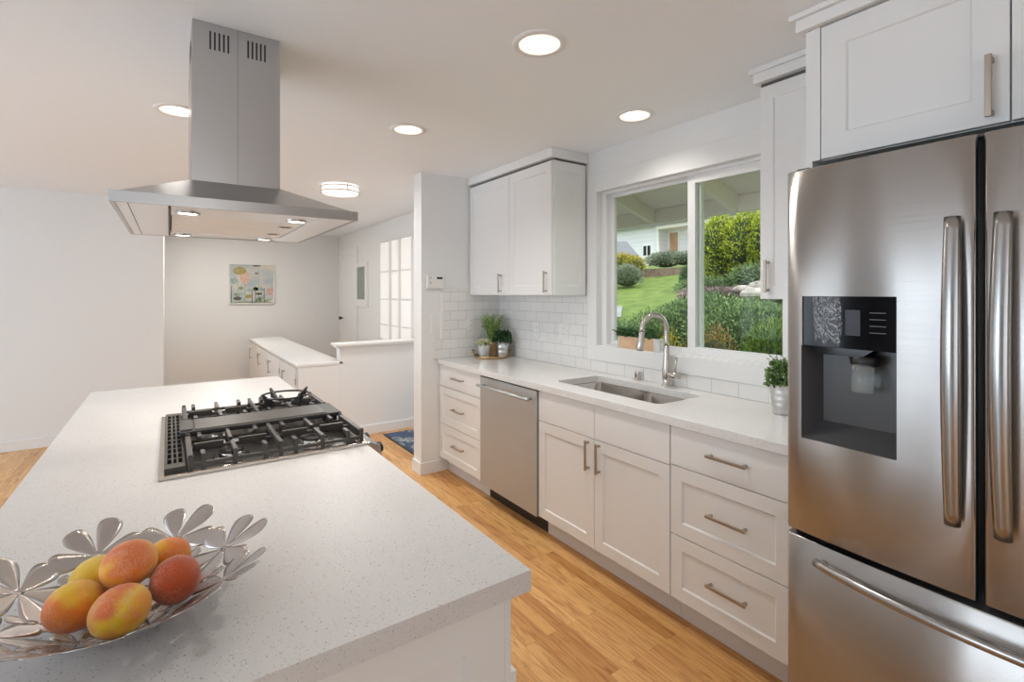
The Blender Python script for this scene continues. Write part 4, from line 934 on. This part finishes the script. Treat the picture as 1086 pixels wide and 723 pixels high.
for z in (-.020, -.062): k.tube([(1.268+.168*math.cos(a), 4.548+.168*math.sin(a), H+z) for a in [i*math.pi/24 for i in range(49)]], .004, 8, False)
for a in (.6, 2.7, 4.8): k.tube([(1.268+.168*math.cos(a), 4.548+.168*math.sin(a), H-.001), (1.268+.168*math.cos(a), 4.548+.168*math.sin(a), H-.062)], .003, 6)
k.build('band', SATIN, fl)
light('flush_light_light', 'AREA', (1.268, 4.548, H-.10), (0, 0, 0), 16, (1, .97, .94), shape='DISK', size=.3)
light('hall_light', 'AREA', (.55, 7.3, H-.02), (0, 0, 0), 17, (1, .95, .88), shape='DISK', size=.3)

# ------------------------------------------------------------------ outside
def T(x, y):
    b_ = .15
    pts = [(2.6, .1), (5, .25), (8, .78), (11, 1.25), (14, 1.78), (18, 2.62), (38, 4.05), (60, 4.6)]
    for (x0, z0), (x1, z1) in zip(pts, pts[1:]):
        if x <= x1: b_ = z0+(z1-z0)*max(0, (x-x0)/(x1-x0)); break
    else: b_ = 4
    q = y/max(x, .1); s_ = min(1, max(0, (.76-q)/.14)); s2 = min(1, max(0, (x-6.3)/1.8)); return b_+.55*s_*s2
k = MB(); k.smooth = True; nx, ny = 70, 70; x0, x1, ya, yb = 2.53, 60, -25, 60
xs = [x0+(x1-x0)*(i/nx)**2 for i in range(nx+1)]
yy = [ya+(yb-ya)*j/ny for j in range(ny+1)]
k.add([(x, y, T(x, y)-.02) for x in xs for y in yy], [(i*(ny+1)+j, (i+1)*(ny+1)+j, (i+1)*(ny+1)+j+1, i*(ny+1)+j+1) for i in range(nx) for j in range(ny)])
struct(k.build('ground', GRASS))
# roof overhang
struct(MB().box(2.53, 3.50, -1.5, 6.5, .06, .16).build('ground_bounce_slab', mat('bounce_slab', (.62, .60, .57), .9)))  # pale slab added under the eave to bounce neutral light onto the soffit
k = MB(); k.add([(2.52, -1.5, 2.52), (3.75, -1.5, 2.16), (3.75, 6.5, 2.16), (2.52, 6.5, 2.52), (2.52, -1.5, 2.60), (3.75, -1.5, 2.24), (3.75, 6.5, 2.24), (2.52, 6.5, 2.60)], [(0, 1, 2, 3), (4, 5, 6, 7), (0, 1, 5, 4), (1, 2, 6, 5), (2, 3, 7, 6), (3, 0, 4, 7)])
struct(k.build('roof_soffit', SOFF))
struct(MB().box(3.60, 3.66, -1.5, 6.5, 2.075, 2.20).build('beam_eave', SOFF, bevel=.003))
struct(MB().box(3.72, 3.76, -1.5, 6.5, 2.095, 2.26).build('fascia', FASC, bevel=.003))
for y in (-.2, 1.05, 2.165, 2.965, 3.9, 4.9):
    k = MB(); k.add([(2.525, y-.02, 2.40), (3.60, y-.02, 2.075), (3.60, y-.02, 2.205), (2.525, y-.02, 2.522), (2.525, y+.03, 2.40), (3.60, y+.03, 2.075), (3.60, y+.03, 2.205), (2.525, y+.03, 2.522)], [(0, 1, 2, 3), (4, 5, 6, 7), (0, 1, 5, 4), (1, 2, 6, 5), (2, 3, 7, 6), (3, 0, 4, 7)])
    struct(k.build('beam_rafter', SOFF))
pcl = thing('porch_light', 'small round lit lamp under the roof eave outside the window', 'lamp', (3.05, 1.78, 2.36))
k = MB(); k.smooth = True; k.lathe((3.05, 1.78, 2.362), [(.09, .0), (.09, -.018), (.075, -.02)], 24); k.build('lamp_base', FASC, pcl)
k = MB(); k.smooth = True; k.lathe((3.05, 1.78, 2.345), [(.075, 0), (.070, -.025), (.04, -.04), (0, -.044)], 24); k.build('diffuser', PORCHL, pcl)

def shrub(name, label, cat, blobs, n, l, w, lm, up=.2, droop=0, group=None, seed=1):
    rnd = random.Random(seed); k = MB(); k.smooth = False
    tot = sum((b[3]*b[4]+b[4]*b[5]+b[3]*b[5]) for b in blobs)
    k.mi = 1
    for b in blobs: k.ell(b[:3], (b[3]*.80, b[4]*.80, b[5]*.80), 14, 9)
    k.mi = 0
    for b in blobs:
        cnt = int(n*(b[3]*b[4]+b[4]*b[5]+b[3]*b[5])/tot)
        for i in range(cnt):
            z = rnd.uniform(-.55, 1); a = rnd.uniform(0, 6.283); s_ = math.sqrt(1-z*z); dv = Vector((s_*math.cos(a), s_*math.sin(a), z))
            if dv.x > .55: continue
            q = rnd.uniform(.78, 1.02); bumpy = 1+.10*math.sin(a*5+z*9+b[0]*7)*math.cos(z*6+a*3)
            p = Vector(b[:3])+Vector((dv.x*b[3], dv.y*b[4], dv.z*b[5]))*q*bumpy
            d = dv+Vector((rnd.uniform(-.7, .7), rnd.uniform(-.7, .7), rnd.uniform(-.5, .7)+up))
            k.leaf(p, d, Vector((rnd.uniform(-1, 1), rnd.uniform(-1, 1), rnd.uniform(-1, 1))), l*rnd.uniform(.6, 1.3), w*rnd.uniform(.7, 1.3))
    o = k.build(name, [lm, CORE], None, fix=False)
    return tag(recenter(o), label, cat, group)
# hedge
bl = []
for i, y in enumerate([3.0, 3.5, 4.0, 4.5, 5.0, 5.5, 6.05]): bl += [(9.6+.1*(i % 2), y, 1.85, .5, .42, 1.05), (9.5, y, 2.45, .46, .40, .62)]
shrub('hedge', 'tall yellow-green conifer hedge behind the right window pane', 'hedge', bl, 36000, .065, .035, L_HEDGE, .6, seed=2)
# junipers
RUSTB = [(4.30, 2.80, .52, .30, .27, .60), (4.20, 2.98, .45, .25, .22, .55)]
YELB = [(4.30, 3.36, .50, .24, .22, .55), (4.2, 3.60, .45, .22, .22, .50)]
JB = [(4.4, 2.25, .52, .40, .30, .68), (4.2, 1.75, .45, .40, .35, .62), (4.8, 2.50, .55, .35, .30, .62), (3.8, 2.30, .35, .25, .22, .52)]
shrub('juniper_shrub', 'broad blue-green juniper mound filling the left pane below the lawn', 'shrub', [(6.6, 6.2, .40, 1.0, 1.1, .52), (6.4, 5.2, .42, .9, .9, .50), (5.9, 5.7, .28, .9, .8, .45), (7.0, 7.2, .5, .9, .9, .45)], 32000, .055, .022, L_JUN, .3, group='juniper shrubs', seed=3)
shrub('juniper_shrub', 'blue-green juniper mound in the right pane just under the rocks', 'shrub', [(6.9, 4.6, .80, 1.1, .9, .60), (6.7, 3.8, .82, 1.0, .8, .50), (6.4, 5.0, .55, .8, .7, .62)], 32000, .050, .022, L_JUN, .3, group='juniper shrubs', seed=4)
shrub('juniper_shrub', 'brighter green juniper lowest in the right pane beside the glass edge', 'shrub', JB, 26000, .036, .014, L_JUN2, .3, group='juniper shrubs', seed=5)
shrub('heather_shrub', 'rust-brown low shrub among the junipers in the right pane', 'shrub', RUSTB, 5200, .032, .010, L_RUST, .5, seed=6)
shrub('heather_shrub', 'yellow-orange low shrub low in the left pane near the centre post', 'shrub', YELB, 3600, .032, .013, L_YEL, .5, seed=7)
shrub('purple_groundcover', 'low purple-grey ground cover beneath the tall hedge', 'shrub', [(8.2, 5.4, 1.38, .4, .75, .16), (8.4, 4.9, 1.42, .3, .4, .14)], 2200, .045, .02, L_RED, .4, seed=8)
shrub('juniper_shrub', 'dark green juniper at the foot of the tall hedge', 'shrub', [(9.0, 4.85, 1.72, .4, .7, .28), (8.8, 5.9, 1.55, .4, .7, .2), (9.0, 4.2, 1.9, .4, .7, .3)], 4200, .07, .02, L_JUN, .3, group='juniper shrubs', seed=9)
shrub('sage_shrub', 'rounded grey-green bush standing at the lawn edge far left', 'shrub', [(13.2, 12.0, 2.0, .5, .62, .42)], 2600, .08, .02, L_SAGE, .5, seed=10)
shrub('yellow_shrub', 'yellow-green bush in front of the low grey roof', 'shrub', [(14.6, 13.6, 2.55, .5, .75, .42), (14.6, 12.9, 2.45, .4, .5, .35)], 2600, .09, .035, L_YEL, .4, seed=11)
shrub('sage_shrub', 'wide grey-green bush before the neighbouring house door', 'shrub', [(16.6, 13.0, 2.75, .5, .9, .35), (16.6, 12.1, 2.75, .5, .7, .28)], 3000, .10, .03, L_SAGE, .3, seed=12)
shrub('conifer_shrub', 'small dark conifer beside the centre window post', 'shrub', [(12.0, 8.74, 1.80, .16, .13, .36)], 900, .05, .02, L_BOX, .5, seed=13)
# rocks and low timber wall
RL = ['flat pale rock highest beside the hedge foot', 'wide pale rock in the middle of the slope rocks', 'reddish low rock nearest the juniper mound', 'small pale rock below the cabinet edge']
for i, (x, y, z, a, b_, c_) in enumerate([(8.5, 4.55, 1.56, .30, .32, .10), (8.35, 4.85, 1.50, .2, .26, .08), (8.05, 4.40, 1.42, .3, .34, .12), (8.0, 4.05, 1.50, .25, .3, .12)]):
    rnd = random.Random(i); k = MB(); k.ell((x, y, z), (a, b_, c_), 10, 7, None, lambda p: 1+.14*math.sin(p.x*7+i)*math.cos(p.y*6+i)); o = k.build('garden_rock', ROCK); tag(recenter(o), RL[i], 'rock', 'rocks on the garden slope')
o = MB().box(15.4, 15.7, 11.2, 13.4, 2.0, 2.38).build('retaining_wall', RETW); tag(recenter(o), 'low brown timber retaining wall at the top of the lawn', 'retaining wall')
k = MB(); k.add([(x, y, T(x, y)+.01) for x, y in ((8.6, 8.0), (9.9, 9.15), (10.2, 10.6), (8.6, 10.0))], [(0, 1, 2, 3)]); k.add([(x, y, T(x, y)-.05) for x, y in ((8.6, 8.0), (9.9, 9.15), (10.2, 10.6), (8.6, 10.0))], [(3, 2, 1, 0)])
struct(k.build('path', PAVE))
# neighbour's house
hs = thing('neighbour_house', 'pale grey clapboard house with a brown front door beyond the lawn', 'house', (20, 14, 2.6))
HX = 18.0
MB().box(HX, HX+5, 14.5, 22, 2.0, 4.45).build('wall', SIDING, hs)
MB().box(HX+.6, HX+5, 9.5, 14.5, 2.0, 4.45).build('wall', SIDING, hs)
MB().box(HX-.04, HX+.02, 14.47, 14.58, 2.3, 4.42).build('corner_board', TRIM, hs)
d = MB().box(HX+.56, HX+.61, 13.84, 14.36, 3.05, 4.18).build('door_casing', TRIM, hs); MB().box(HX+.53, HX+.57, 13.90, 14.30, 3.08, 4.13).build('door', DOORW, d)
k = MB(); k.box(HX-.2, HX+.6, 9.5, 14.47, 4.26, 4.42); k.build('porch_ceiling', SOFF, hs)
k = MB(); k.box(HX-.1, HX+.6, 9.5, 14.45, 2.2, 3.02); k.build('porch_floor', ROCK, hs)
k = MB(); k.add([(HX-.3, 9.2, 4.42), (HX-.3, 22, 4.42+.0), (HX+5, 22, 4.95), (HX+5, 9.2, 4.95), (HX-.3, 9.2, 4.50), (HX-.3, 22, 4.50), (HX+5, 22, 5.05), (HX+5, 9.2, 5.05)], [(0, 1, 2, 3), (4, 5, 6, 7), (0, 1, 5, 4), (1, 2, 6, 5), (2, 3, 7, 6), (3, 0, 4, 7)]); k.build('roof', ROOF, hs)
w_ = MB().box(HX-.05, HX+.01, 14.86, 15.36, 3.08, 3.66).build('window', TRIM, hs)
MB().box(HX-.06, HX-.045, 14.91, 15.08, 3.15, 3.59).box(HX-.06, HX-.045, 15.14, 15.31, 3.15, 3.59).build('pane', BLACKG, w_)
MB().box(HX-.05, HX+.01, 12.2, 12.9, 3.3, 3.9).build('window', TRIM, hs)
k = MB(); k.add([(15.2, 13.2, 2.92), (15.2, 19, 3.0), (16.8, 19, 3.95), (16.8, 15.3, 3.75), (15.2, 13.2, 2.82), (15.2, 19, 2.9), (16.8, 19, 3.85), (16.8, 15.3, 3.65)], [(0, 1, 2, 3), (4, 5, 6, 7), (0, 1, 5, 4), (1, 2, 6, 5), (2, 3, 7, 6), (3, 0, 4, 7)])
hs.location = (43.0, 30.1, 3.92); hs.scale = (2.15, 2.15, 2.15)
sd = thing('garden_shed', 'low outbuilding with a grey hipped roof left of the neighbouring house', 'shed', (16.5, 16.5, 2.4))
k.build('roof', ROOF, sd); MB().box(15.5, 16.7, 14.2, 18.8, 1.9, 3.0).build('wall', SIDING, sd)
